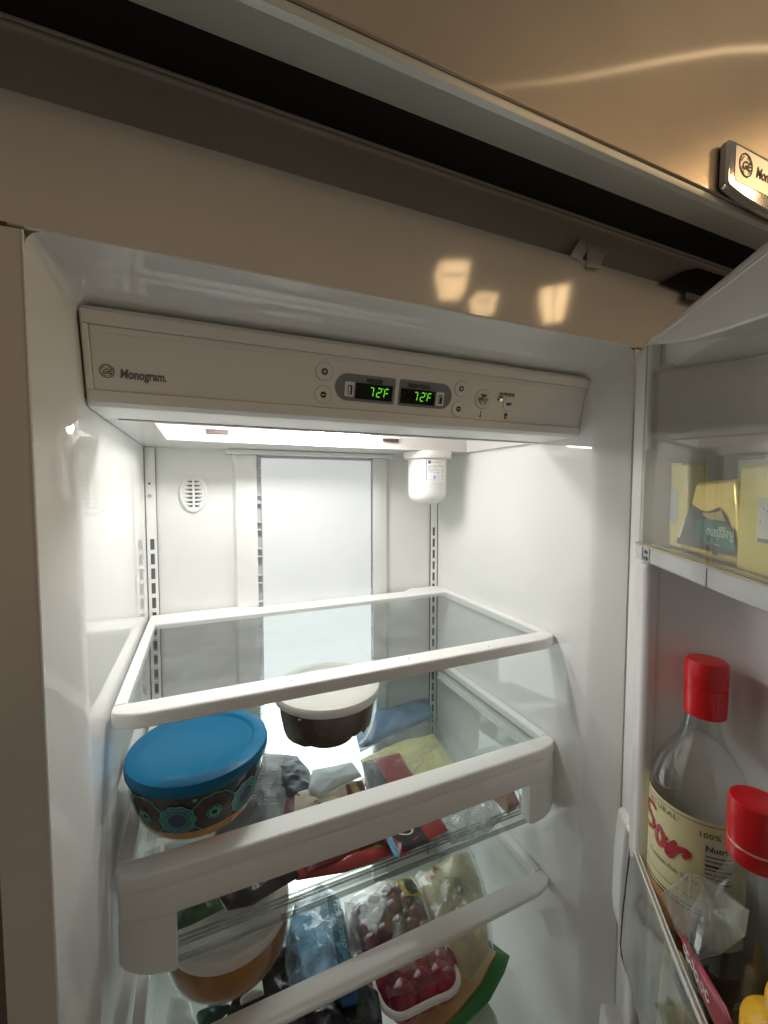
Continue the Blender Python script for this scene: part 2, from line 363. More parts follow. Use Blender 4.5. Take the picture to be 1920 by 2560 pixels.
def digit(ch, x, y, w, h, sk, mb):
    t = h*.055
    def P(a, b): return PF(x+a+sk*b, y+b, .0027)
    def hb(b, a0=.14, a1=.86): mb.quad(P(w*a0, b-t), P(w*a1, b-t), P(w*a1, b+t), P(w*a0, b+t))
    def vb(a, b0, b1): mb.quad(P(a-t, b0+t*.9), P(a+t, b0+t*.9), P(a+t, b1-t*.9), P(a-t, b1-t*.9))
    for s_ in SEGS[ch]:
        if s_ == 'a': hb(h)
        if s_ == 'g': hb(h/2)
        if s_ == 'd': hb(0)
        if s_ == 'b': vb(w, h/2, h)
        if s_ == 'c': vb(w, 0, h/2)
        if s_ == 'e': vb(0, 0, h/2)
        if s_ == 'f': vb(0, h/2, h)
for (x0, x1, y0, y1, d0, nm, tx) in ((.2532, .2978, -.0562, -.0391, .2690, 'FREEZER', .2650), (.3088, .3541, -.0565, -.0398, .3250, 'FRESH FOOD', .3170)):
    dp = obj('display', MB().prism(rrect(x0, x1, y0, y1, .0006), PF, .0019, .0024), BLK, CS)
    mb = MB()
    digit('7', d0, -.0524, .0046, .0094, .12, mb); digit('2', d0+.0090, -.0524, .0050, .0094, .12, mb); digit('F', d0+.0182, -.0524, .0050, .0094, .12, mb)
    mb.quad(PF(d0+.0162, -.0436, .0027), PF(d0+.0172, -.0436, .0027), PF(d0+.0173, -.0426, .0027), PF(d0+.0163, -.0426, .0027))
    obj('display_digits', mb, SEGG, CS)
    text(nm, .0062, lambda x, y, z, tx=tx: PF(tx+x, -.0380+y, z), INK, CS, bold=.00028, lift=.0021, sx=.83 if nm == 'FREEZER' else .80, shear=.08)
for (x0, x1, y0, y1, f) in ((.2405, .2513, -.0547, -.0389, 1), (.3560, .3668, -.0560, -.0400, -1)):
    obj('door_icon', MB().prism(rrect(x0, x1, y0, y1, .0012), PF, .0018, .0022), PANELW, CS)
    mb = MB(); a0, a1, b0, b1 = x0+.0034, x1-.0022, y0+.0022, y1-.0035
    mb.box(a0, a1, b1-.0012, b1, .0022, .0025, PF).box(a0, a1, b0, b0+.0007, .0022, .0025, PF).box(a0, a0+.0008, b0+.0007, b1-.0012, .0022, .0025, PF)
    mb.box(a0+.0030, a1, b0+.0007, b1-.0012, .0022, .0025, PF) if f > 0 else mb.box(a0+.0018, a1, b0+.0007, b1-.0022, .0022, .0025, PF)
    obj('door_icon_outline', mb, INK, CS)
BTN = mat('button_plastic', (.79, .785, .76), .34, bump=None)
def button(a, b, rx, ry, kind=None):
    o = MB().prism([(a+rx*math.cos(t), b+ry*math.sin(t)) for t in np.linspace(0, 2*math.pi, 33)[:-1]], PF, .0012, .0021)
    obj('button', o, BTN, CS, bevel=.0004)
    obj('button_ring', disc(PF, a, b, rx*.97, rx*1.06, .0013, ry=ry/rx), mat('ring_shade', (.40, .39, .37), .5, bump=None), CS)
    if kind:
        r = rx*.37
        obj('button_mark', disc(PF, a, b, 0, r, .0023), INK, CS)
        mb = MB().box(a-r*.6, a+r*.6, b-r*.14, b+r*.14, .0024, .0026, PF)
        if kind == '+': mb.box(a-r*.14, a+r*.14, b-r*.6, b+r*.6, .0024, .00265, PF)
        obj('button_sign', mb, BTN, CS)
button(.2170, -.0314, .0096, .0092, '+'); button(.2169, -.0553, .0092, .0090, '-')
button(.3897, -.0333, .0092, .0088, '+'); button(.3895, -.0577, .0092, .0088, '-')
button(.4240, -.0430, .0117, .0112); button(.4655, -.0458, .0088, .0092)
TC = dict(bold=.00020, lift=.0024, align='CENTER')
for s_, y_ in (('TEMP', -.0405), ('DISPLAY', -.0450), ("\u00b0C / \u00b0F", -.0497)):
    text(s_, .0052, lambda x, y, z, y_=y_: PF(.4240+x, y_+y, z), INK, CS, sx=.80, **TC)
text('WATER FILTER', .0050, lambda x, y, z: PF(.4600+x, -.0358+y, z), INK, CS, sx=.74, **TC)
text('ORDER', .0028, lambda x, y, z: PF(.4503+x, -.0392+y, z), INK, CS, sx=.8, **TC)
text('RESET', .0047, lambda x, y, z: PF(.4655+x, -.0475+y, z), INK, CS, sx=.74, **TC)
obj('water_drop', disc(PF, .4478, -.0416, 0, .0014, .0016, 12, 1.2), INK, CS)
obj('amber_light', disc(PF, .4526, -.0416, 0, .0013, .0018, 12), glow('amber_led', (1, .42, .05), 1.6), CS)
obj('thermometer_icon', MB().box(.4234, .4244, -.0632, -.0570, .0013, .0016, PF).box(.4228, .4250, -.0655, -.0630, .0013, .0016, PF), INK, CS, bevel=.0005)
obj('glass_icon', MB().prism([(.4622, -.0650), (.4658, -.0650), (.4665, -.0578), (.4615, -.0578)], PF, .0013, .0015).prism([(.4629, -.0638), (.4652, -.0638), (.4655, -.0606), (.4626, -.0606)], PF, .0016, .0018), INK, CS)
obj('glass_icon_drop', disc(PF, .4641, -.0622, 0, .0009, .0020, 10), BTN, CS)

# ------------------------------------------------------------------ back wall: housing, lit diffuser, tracks, vent
HX0, HX1 = .147, .4720
hs = MB()
hp = [(HX0, D), (HX0+.006, D-.014), (.1900, D-.018), (.1900, D)]
zf = frame((0, 0, 0), (1, 0, 0), (0, 1, 0))
hs.prism([(HX0, D-.0003), (HX0+.005, D-.015), (.1898, D-.018), (.1898, D-.0003)][::-1], zf, FL, .0928)
hs.prism([(.4300, D-.0003), (.4300, D-.018), (HX1-.028, D-.018), (HX1-.008, D-.012), (HX1, D-.0003)][::-1], zf, FL, .0928)
obj('air_housing', hs, BACKW, fridge, sharp=20)
obj('housing_cap', MB().box(.1346, .4715, D-.030, D-.0003, .0932, .1022), BACKW, fridge, bevel=.003, seg=3)
obj('diffuser_gap', MB().box(.1899, .4299, D-.0022, D-.0003, FL, .0928), mat('gap_grey', (.55, .56, .56), .5), fridge)
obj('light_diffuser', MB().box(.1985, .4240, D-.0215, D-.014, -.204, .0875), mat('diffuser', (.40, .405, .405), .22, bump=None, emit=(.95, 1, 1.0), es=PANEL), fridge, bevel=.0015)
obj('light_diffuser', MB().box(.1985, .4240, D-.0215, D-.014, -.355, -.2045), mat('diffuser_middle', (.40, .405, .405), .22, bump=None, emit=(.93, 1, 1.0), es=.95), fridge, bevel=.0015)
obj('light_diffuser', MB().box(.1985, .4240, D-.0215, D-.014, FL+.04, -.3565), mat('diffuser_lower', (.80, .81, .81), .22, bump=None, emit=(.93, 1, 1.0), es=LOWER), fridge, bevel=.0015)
for z in np.arange(-.78, .085, .052):
    for q in (0, .0155):
        obj('diffuser_rib', MB().box(.1899, .1984, D-.017, D-.0025, z+q, z+q+.0013), BACKW, fridge)
        obj('diffuser_rib', MB().box(.4241, .4299, D-.017, D-.0025, z+q+.02, z+q+.0213), BACKW, fridge)
def track(x0, x1, side):
    t = MB(); zt = .1015; xs0, xs1 = (x0+x1)/2-.0032, (x0+x1)/2+.0034
    y0, y1 = D-.0032, D-.0012
    zs = [(-.0615-.0266*k) for k in range(29)]
    t.box(x0, xs0, y0, y1, FL, zt).box(xs1, x1, y0, y1, FL, zt)
    prev = zt
    for z in zs:
        t.box(xs0, xs1, y0, y1, z, prev); prev = z-.0195
    t.box(xs0, xs1, y0, y1, FL, prev) if prev > FL else None
    tr = obj('shelf_track', t, TRIMW, fridge)
    obj('track_slots', MB().box(xs0-.0005, xs1+.0005, D-.0011, D-.0004, FL, -.05), SLOT, tr)
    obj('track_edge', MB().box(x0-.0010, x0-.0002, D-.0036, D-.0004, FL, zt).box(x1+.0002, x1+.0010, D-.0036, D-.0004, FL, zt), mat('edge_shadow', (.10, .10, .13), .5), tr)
    return tr
tl = track(.0012, .0172, 0); track(.5805, .5978, 1)
tf = frame((0, D-.0034, 0), (1, 0, 0), (0, 0, 1))
obj('track_arrow', MB().prism([(.0050, .0392), (.0076, .0345), (.0102, .0392)], tf, .0001, .0004), INK, tl)
obj('track_screw', disc(tf, .0074, .0158, 0, .0047, .0012, 16), GREY, tl)
obj('screw_cross', MB().box(.0050, .0098, .0153, .0163, .0013, .0016, tf).box(.0069, .0079, .0134, .0182, .0013, .00165, tf), INKG, tl)
VF = frame((.0787, D-.0004, .0190), (1, 0, 0), (0, 0, 1))
rings = []
for r, h in ((1.0, .0), (1.0, .003), (.96, .0052), (.86, .0062), (.82, .0050)):
    rings.append([VF(.0238*r*math.cos(t), .0345*r*math.sin(t), h) for t in np.linspace(0, 2*math.pi, 41)[:-1]])
vent = obj('air_vent', MB().loft(rings), TRIMW, fridge, sharp=60)
vf = MB(); ns = 8
zs = np.linspace(-.0265, .0265, ns)
# louvre bars with lens-shaped dark slits between them
for i in range(ns-1):
    z0, z1 = zs[i], zs[i+1]; zc = (z0+z1)/2; hw = .0155*math.sqrt(max(.05, 1-(zc/.0315)**2))
    top = [VF(u, zc+.0020*(1-(u/hw)**2), .0036) for u in np.linspace(-hw, hw, 9)]; bot = [VF(u, zc-.0020*(1-(u/hw)**2), .0036) for u in np.linspace(hw, -hw, 9)]
    obj('vent_slit', MB().add(top+bot[1:-1], [tuple(range(len(top)+len(bot)-2))]), SLOT, vent)
pl_ = [VF(.0200*math.cos(t), .0290*math.sin(t), .0033) for t in np.linspace(0, 2*math.pi, 41)[:-1]]
obj('vent_plate', MB().add(pl_, [tuple(range(40))]), TRIMW, vent)
lv = MB()
for i in range(ns):
    hw = .0165*math.sqrt(max(.05, 1-(zs[i]/.0325)**2)); lv.tube([VF(-hw, zs[i], .0036), VF(-hw*.6, zs[i], .0056), VF(0, zs[i], .0062), VF(hw*.6, zs[i], .0056), VF(hw, zs[i], .0036)], .0011, 6)
lv.tube([VF(0, -.027, .0050), VF(0, .027, .0050)], .0022, 8)
obj('vent_louvres', lv, TRIMW, vent)

# ================================================================== water filter
wf = thing('water_filter', 'white water filter canister hanging under the lit ceiling at the right back corner', 'water filter', (.517, .372, .0))
fc = (.5165, .372, 0)
obj('canister', MB().lathe([(.0001, -.0035), (.012, -.0032), (.026, .0005), (.0345, .0065), (.0375, .0135), (.0385, .022), (.0392, .0915), (.0001, .0915)], fc, 64), mat('filter_plastic', (.80, .79, .77), .25, bump=(60, .03)), wf, sharp=50)
obj('collar', MB().lathe([(.040, .0885), (.0475, .0885), (.0490, .0905), (.0495, .1000), (.0495, .1022), (.040, .1022)], fc, 64), mat('filter_plastic', (.80, .79, .77), .25), wf, sharp=50)
va = math.atan2(-.383-fc[1], .095-fc[0])+.285        # the label faces a little to the right of the camera
def FC(x, z, lift=0.): a = va+x/.0392; r = .0391+lift; return (fc[0]+r*math.cos(a), fc[1]+r*math.sin(a), z)
def fpatch(x0, x1, z0, z1, lift, n=12):
    mb = MB(); vs = []
    for k in range(n+1):
        x = x0+(x1-x0)*k/n; vs += [FC(x, z0, lift), FC(x, z1, lift)]
    return mb.add(vs, [(2*k, 2*k+2, 2*k+3, 2*k+1) for k in range(n)])
lab = obj('label', fpatch(-.021, .0275, .0405, .0855, .0004), mat('label_paper', (.84, .84, .82), .4, bump=None), wf)
BLUEP = mat('label_blue', (.10, .32, .72), .5, bump=None)
obj('label_stripe', fpatch(-.0135, -.0118, .0450, .0840, .0007, 3), BLUEP, lab)
obj('label_emblem', MB().add([FC(-.0065+.0032*math.cos(t), .0805+.0034*math.sin(t), .0008) for t in np.linspace(0, 6.28, 17)[:-1]], [tuple(range(16))]), mat('emblem_maroon', (.14, .06, .09), .5, bump=None), lab)
for s_, sz, x_, z_, M_ in (('GE Appliances', .0034, -.0012, .0793, INKG), ('GE SMARTWATER  REFRIGERATOR', .0023, -.0095, .0722, INK), ('Filter cartridge for', .0023, -.0095, .0700, INK), ('water', .0023, -.0095, .0678, INK), ('Cartouche de filtre pour', .0023, -.0095, .0652, INK), ('refrigerateur', .0023, -.0095, .0630, INK), ('Cartucho de filtro de agua', .0023, -.0095, .0602, INK), ('MWF', .0112, -.0100, .0485, BLUEP), ('replacement filter', .0022, -.0095, .0455, BLUEP)):
    text(s_, sz, None, M_, lab, 'label_print', warp=lambda x, y, z, x_=x_, z_=z_: FC(x_+x, z_+y, .0009), sx=.95 if s_ != 'MWF' else .92, bold=-.00045 if s_ == 'MWF' else 0)
sm = MB()
for k, z in enumerate((.0835, .0790, .0735, .0715, .0660, .0640, .0620, .0600, .0575, .0545, .0520, .0490, .0465)):
    sm.add([FC(.0210, z, .0008), FC(.0245-.001*(k % 3), z, .0008), FC(.0245-.001*(k % 3), z+.0009, .0008), FC(.0210, z+.0009, .0008)], [(0, 1, 2, 3)])
obj('label_marks', sm, INKG, lab)

# ================================================================== glass shelves
SHG = 'white framed glass shelves of the compartment'
def rail(mb, x0, x1, prof, end, reach=.035, bow=0., seat=None):
    """front rail: profile (y, z) swept along x, its front curving back towards both ends; the back of the profile stays put"""
    ym = max(a for a, b in prof); y0 = min(a for a, b in prof); mid, half = (x0+x1)/2, (x1-x0)/2
    xs = [x0, x0+.0012, x0+.004, x0+.009, x0+.016, x0+.025, x0+.036]; xs = xs+list(np.linspace(x0+.06, x1-.06, 11))+[x0+x1-q for q in xs[::-1]]
    rings = []
    for x in xs:
        e = min(x-x0, x1-x); q = end*max(0, 1-e/reach)**2+bow*((x-mid)/half)**2+.004*max(0, 1-e/.005)**2
        rings.append([(x, a+q*(ym-a)/(ym-y0), b-(.0012*max(0, 1-e/.003)**2 if b > prof[0][1] else 0)) for a, b in prof])
    k = len(mb.v); mb.loft(rings); n = len(prof)
    mb.f += [tuple(reversed(range(k, k+n))), tuple(range(len(mb.v)-n, len(mb.v)))]
    return mb
def shelf(name, label, z, yf, yb, x0, x1, fh, fw, sw, bw, notch=True, glassM=None, end=.012, bow=.002, under=0.):
    t = thing(name, label, 'shelf', ((x0+x1)/2, (yf+yb)/2, z-fh), SHG)
    f = MB()
    r = .008
    prof = [(yf+under*.9, z-fh+.002), (yf+under+.0012, z-fh), (yf+under+.005, z-fh), (yf+fw, z-fh), (yf+fw, z-.002), (yf+fw-.001, z), (yf+.0045, z), (yf+.0024, z-.0005), (yf+.0010, z-.0016), (yf+.0003, z-.0030), (yf, z-.0050)]
    rail(f, x0, x1, prof, end, bow=bow)
    obj('front_rail', f, SHELFW, t, sharp=24)
    for a, b in ((x0, x0+sw), (x1-sw, x1)):
        obj('side_rail', MB().box(a, b, yf+fw, yb-.0005, z-.013, z+.0008), SHELFW, t, bevel=.0018, seg=3)
    if notch:
        nx0, nx1, d = x0+.150, x1-.085, .020
        bo = [(x0+sw, yb-bw-.006), (nx0, yb-bw-.006), (nx1, yb-bw-.006), (x1-sw, yb-bw-.006), (x1-sw, yb-.0005), (nx1+.012, yb-.0005), (nx1-.012, yb-d), (nx0+.030, yb-d), (nx0-.004, yb-.0005), (x0+sw, yb-.0005)]
    else:
        bo = [(x0+sw, yb-bw), (x1-sw, yb-bw), (x1-sw, yb), (x0+sw, yb)]
    obj('back_rail', MB().prism(bo, zf, z-.008, z+.0006), SHELFW, t, bevel=.0010)
    yb2 = yb-bw-.006 if notch else yb-bw
    obj('glass_pane', MB().quad((x0+sw-.001, yf+fw-.001, z-.0022), (x1-sw+.001, yf+fw-.001, z-.0022), (x1-sw+.001, yb2+.001, z-.0022), (x0+sw-.001, yb2+.001, z-.0022)), glassM or GLASS, t)
    return t
sh1 = shelf('glass_shelf', 'empty white framed glass shelf, the topmost one below the lit back panel', -.2, .0945, .466, .0035, .5985, .0165, .0298, .0125, .055, end=.011, bow=.0015)
for x, y in ((.187, .108), (.345, .112), (.47, .104)):
    obj('crumb', MB().box(x-.0006, x+.0006, y-.0004, y+.0004, -.2001, -.1993), mat('crumb_brown', (.25, .13, .07), .8), sh1)
sh2 = shelf('glass_shelf', 'white framed glass shelf carrying the two lidded bowls above the drawer', -.368, .0858, .466, .0035, .5985, .0172, .0300, .0145, .02, notch=False, end=.011, bow=.004, glassM=film('cover_glass', (.87, .92, .905), .02, .055, haze=.03, hazecol=(.55, .6, .6), patch=20))
sh3 = shelf('glass_shelf', 'lowest white framed glass shelf under the drawer, with an orange filled bowl', -.605, .0915, .45, .0035, .5995, .0200, .0330, .014, .02, notch=False, end=.012, bow=.003, under=.010, glassM=film('low_glass', (.84, .89, .87), .02, .05, haze=.02, hazecol=(.55, .6, .6), patch=20))
# wall runner seen through the crisper cover
for nm, z in (('drawer_runner', -.395),):
    obj(nm, MB().box(.586, .5995, .125, .44, z-.012, z).box(.580, .586, .125, .44, z-.012, z-.0095), WHITE, fridge, bevel=.001)
    obj(nm, MB().box(.0005, .014, .125, .44, z-.012, z), WHITE, fridge, bevel=.001)

# ================================================================== crisper drawer
dr = thing('crisper_drawer', 'clear drawer with a white front frame and wide window under the bowls', 'drawer', (.3, .28, -.50))
d = MB()
DY = .0872
def bx(x): return DY
fo = rrect(.0045, .5975, -.4965, -.3905, .004, rs=(.018, .006, .006, .004))
df = frame((0, DY, 0), (1, 0, 0), (0, 0, 1))
rp = [(DY+.0010, -.4195), (DY+.003, -.4215), (DY+.022, -.4215), (DY+.022, -.3868), (DY+.0060, -.3868), (DY+.0035, -.3880), (DY+.0014, -.3905), (DY, -.3945), (DY, -.4150)]
obj('front_rail', rail(MB(), .0045, .5975, rp, .010, bow=.004), SHELFW, dr, sharp=24)
def post(pts, xo):
    mb = MB(); n = len(pts); mid, half = .301, .2965
    def yy(x): e = min(x-.0045, .5975-x); return DY+.0004+.010*max(0, 1-e/.035)**2+.004*((x-mid)/half)**2
    vs = [(x, yy(x), z) for x, z in pts]+[(x, DY+.021, z) for x, z in pts]
    fs = [tuple(range(n)), tuple(reversed(range(n, 2*n)))]+[(i, n+i, n+(i+1) % n, (i+1) % n) for i in range(n)]
    return mb.add(vs, fs)
def grid_post(xl, zl_):
    """front post as a strip of slices so that its face follows the curved front"""
    mb = MB()
    rings = []
    def yy(x): e = min(x-.0045, .5975-x); return DY+.0004+.010*max(0, 1-e/.035)**2+.004*((x-.301)/.2965)**2
    for x, zb_ in zip(xl, zl_): rings.append([(x, yy(x), -.4205), (x, DY+.021, -.4205), (x, DY+.021, zb_), (x, yy(x)+.002, zb_), (x, yy(x), zb_+.003)])
    mb.loft(rings); n = 5; mb.f += [tuple(reversed(range(n))), tuple(range(len(mb.v)-n, len(mb.v)))]
    return mb
obj('front_post', grid_post([.0045, .006, .010, .016, .025, .036, .048, .0578, .0586], [-.466, -.470, -.4735, -.4760, -.4790, -.4820, -.4848, -.4868, -.4850]), SHELFW, dr, sharp=32)
obj('front_post', grid_post([.5400, .5412, .548, .556, .565, .575, .585, .592, .596, .5975], [-.4800, -.4815, -.4850, -.4850, -.4842, -.4830, -.4815, -.4795, -.4765, -.472]), SHELFW, dr, sharp=32)
zb = -.4985
pane = MB()
pane.quad((.05, DY+.0215, -.4985), (.57, DY+.0215, -.4985), (.56, DY+.0190, -.41), (.05, DY+.0190, -.41))
obj('front_window', pane, CLEAR, dr)
bn = MB()
bn.quad((.022, .12, -.40), (.022, .44, -.40), (.026, .44, zb), (.026, .12, zb)).quad((.578, .12, -.40), (.578, .44, -.40), (.574, .44, zb), (.574, .12, zb))
bn.quad((.022, .44, -.40), (.578, .44, -.40), (.574, .44, zb), (.026, .44, zb)).quad((.026, .12, zb), (.574, .12, zb), (.574, .44, zb), (.026, .44, zb))
obj('bin', bn, CLEAR, dr)
rb = MB()
for k, (z, y) in enumerate(((-.474, .1145), (-.480, .1150), (-.486, .1160))):
    rb.box(.0585, .5555, y, y+.0025, z-.0011, z+.0011)
obj('window_ribs', rb, film('rib_plastic', (.55, .56, .54), .08, .12), dr, bevel=.0008)
obj('window_lip', MB().box(.058, .560, .1120, .1180, -.5015, -.4965), film('lip_plastic', (.62, .64, .62), .06, .10), dr, bevel=.0015)
obj('window_end', MB().box(.5520, .5555, .1140, .128, -.4960, -.432), film('end_plastic', (.70, .72, .72), .03, .15, bump=(30, .3)), dr, bevel=.001)

# ================================================================== bowls
def bowl(name, label, c, zb, zl, Rb, Rt, lidM, liddy, seg=64):
    t = thing(name, label, 'bowl', (c[0], c[1], zb), 'lidded glass bowls on the shelves')
    h = zl-zb
    prof = [(.0001, .001), (Rb*.70, .001), (Rb*.84, .0040), (Rb*.94, .0110), (Rb, .022), (Rb+(Rt-Rb)*.5, h*.55), (Rt*.965, h-.010), (Rt*.965, h-.006)]
    obj('glass_bowl', MB().lathe(prof, (c[0], c[1], zb), seg), BOWLG, t, sharp=60)
    lp = [(.0001, -.0030), (Rt*.765, -.0030), (Rt*.78, -.0022), (Rt*.795, .0006), (Rt*.81, .0010), (Rt*.93, .0006), (Rt*.985, -.0012), (Rt, -.005), (Rt*.995, -.0135), (Rt*.975, -.0150), (Rt*.970, -.0100)]
    obj('lid', MB().lathe(lp, (c[0], c[1], zl), seg), lidM, t, sharp=50)
    return t, prof
BLUE = mat('lid_blue', (.001, .128, .270), .38, bump=(200, .04), vary=.05, spec=.28)
CREAM = mat('lid_cream', (.74, .71, .66), .35, bump=(150, .04), vary=.03)
c1, z1 = (.0845, .174), -.2865
b1, p1 = bowl('bowl', 'glass bowl with a flat blue lid and turquoise flower print, at the left', c1, -.3698, z1, .069, .0815, BLUE, 0)
def rad_at(prof, z):
    zs_ = [q[1] for q in prof]; rs_ = [q[0] for q in prof]
    return float(np.interp(z, zs_[2:], rs_[2:]))
def inner(prof, z0, z1, c, zb, gap, seg=72, edge=None, n=10, top=True):
    mb = MB(); rings = []
    for i in range(n+1):
        ring_ = []
        for k in range(seg):
            a = 2*math.pi*k/seg; lo = z0+(edge(a) if edge else 0); z = lo+(z1-lo)*i/n; r = rad_at(prof, z)-gap
            ring_.append((c[0]+r*math.cos(a), c[1]+r*math.sin(a), zb+z))
        rings.append(ring_)
    mb.loft(rings)
    mb.f.append(tuple(reversed(range(seg))))
    if top: mb.f.append(tuple(range(n*seg, (n+1)*seg)))
    return mb
obj('stew', inner(p1, .0045, .0200, c1, -.3698, .0012), mat('stew_orange', (.70, .25, .015), .3, bump=(60, .4), vary=.25, vscale=40), b1)
obj('printed_band', inner(p1, .0205, .0740, c1, -.3698, .0010, top=True), mat('band_brown', (.060, .040, .044), .25, bump=(30, .1), vary=.5, vscale=25), b1)
TURQ = mat('print_turquoise', (.08, .40, .36), .3, bump=None, vary=.15)
NAVY = mat('print_navy', (.025, .05, .13), .3, bump=None)
def SB(a, z, lift=.0006): r = rad_at(p1, z)+lift; return (c1[0]+r*math.cos(a), c1[1]+r*math.sin(a), -.3698+z)
def blob(a0, z0, f, n=40, lift=.0006):
    """closed outline f(t) -> radius, laid on the side of the bowl"""
    vs = [SB(a0, z0, lift)]
    for k in range(n):
        t = 2*math.pi*k/n; r = f(t); vs.append(SB(a0+r*math.cos(t)/.073, z0+r*math.sin(t), lift))
    return MB().add(vs, [(0, 1+k, 1+(k+1) % n) for k in range(n)])
def ringp(a0, z0, f, wd, n=60, lift=.0008):
    vs = []
    for k in range(n):
        t = 2*math.pi*k/n
        for q in (f(t), f(t)-wd): vs.append(SB(a0+q*math.cos(t)/.073, z0+q*math.sin(t), lift))
    return MB().add(vs, [(2*k, 2*((k+1) % n), 2*((k+1) % n)+1, 2*k+1) for k in range(n)])
front = math.atan2(CAM[1]-c1[1], CAM[0]-c1[0])
TQ2 = mat('print_teal', (.05, .17, .19), .3, bump=None, vary=.2)
for k in range(-2, 3):
    a = front+k*1.02-.33
    g = obj('flower', ringp(a, .040, lambda t: .0175+.0015*abs(math.cos(5*t)), .0070, lift=.0007), TQ2, b1)
    obj('flower_edge', ringp(a, .040, lambda t: .0177+.0016*abs(math.cos(5*t)), .0012, lift=.0010), TURQ, g)
    obj('flower_inner', ringp(a, .040, lambda t: .0106, .0010, lift=.0010), TURQ, g)
    obj('flower_eye', blob(a, .040, lambda t: .0094, lift=.0008), NAVY, g)
    pet = MB()
    for q in range(10):
        t = q*math.pi/5; pet.add([SB(a+r*math.cos(t+u)/.073, .040+r*math.sin(t+u), .0010) for r, u in ((.0108, -.03), (.0174, -.02), (.0174, .02), (.0108, .03))], [(0, 1, 2, 3)])
    obj('flower_petals', pet, TURQ, g)
    a2 = a+.51
    g2 = obj('rosette', ringp(a2, .041, lambda t: .0225+.0018*abs(math.cos(6*t)), .0010), TURQ, b1)
    for q in range(8):
        t = q*math.pi/4; obj('rosette_petal', blob(a2+.0048*math.cos(t)/.073, .041+.0048*math.sin(t), lambda u: .0019, 10, .0009), TURQ, g2)
    obj('rosette_ring', ringp(a2, .041, lambda t: .0082, .0008), TURQ, g2)
    for z in (.062, .020): obj('print_drop', blob(a2-.26, z, lambda u: .0022+.0006*math.sin(u), 12, .0009), TURQ, b1)

c2, z2 = (.2725, .2590), -.2838
b2, p2 = bowl('bowl', 'glass bowl of dark brown cake with a white lid, half behind the top shelf', c2, -.3698, z2, .0745, .0842, CREAM, 0)
def jag(a): return .0150+.014*max(0, noise.noise(Vector((math.cos(a)*3.1, math.sin(a)*3.1, .7))))+.006*noise.noise(Vector((math.cos(a)*9, math.sin(a)*9, 2)))+.009*max(0, math.sin(a-(math.atan2(CAM[1]-c2[1], CAM[0]-c2[0])-.2)+.9))
obj('cake', inner(p2, .002, .0735, c2, -.3698, .0050, seg=140, edge=jag), mat('cake_brown', (.085, .036, .022), .75, bump=(70, .5), vary=.35, vscale=45), b2)
obj('crumbs', MB().lathe([(.0001, .0025), (.036, .0025), (.043, .0040), (.0435, .0055), (.0001, .0050)], (c2[0], c2[1], -.3698), 48), mat('crumb_layer', (.26, .10, .055), .7, bump=(60, .5), vary=.5, vscale=50), b2)
obj('lid_chip', MB().box(c2[0]-.061, c2[0]-.056, c2[1]-.066, c2[1]-.062, z2-.017, z2-.0145), mat('chip_brown', (.15, .08, .05), .7), b2, bevel=.0006)

c3, z3 = (.1165, .200), -.5350
b3, p3 = bowl('bowl', 'glass bowl of orange food with a cream lid on the lowest shelf', c3, -.6040, z3, .0775, .0790, CREAM, 0)
obj('stew', inner(p3, .0050, .0550, c3, -.6040, .0012), mat('stew_brown', (.40, .165, .035), .35, bump=(50, .4), vary=.3, vscale=40), b3)

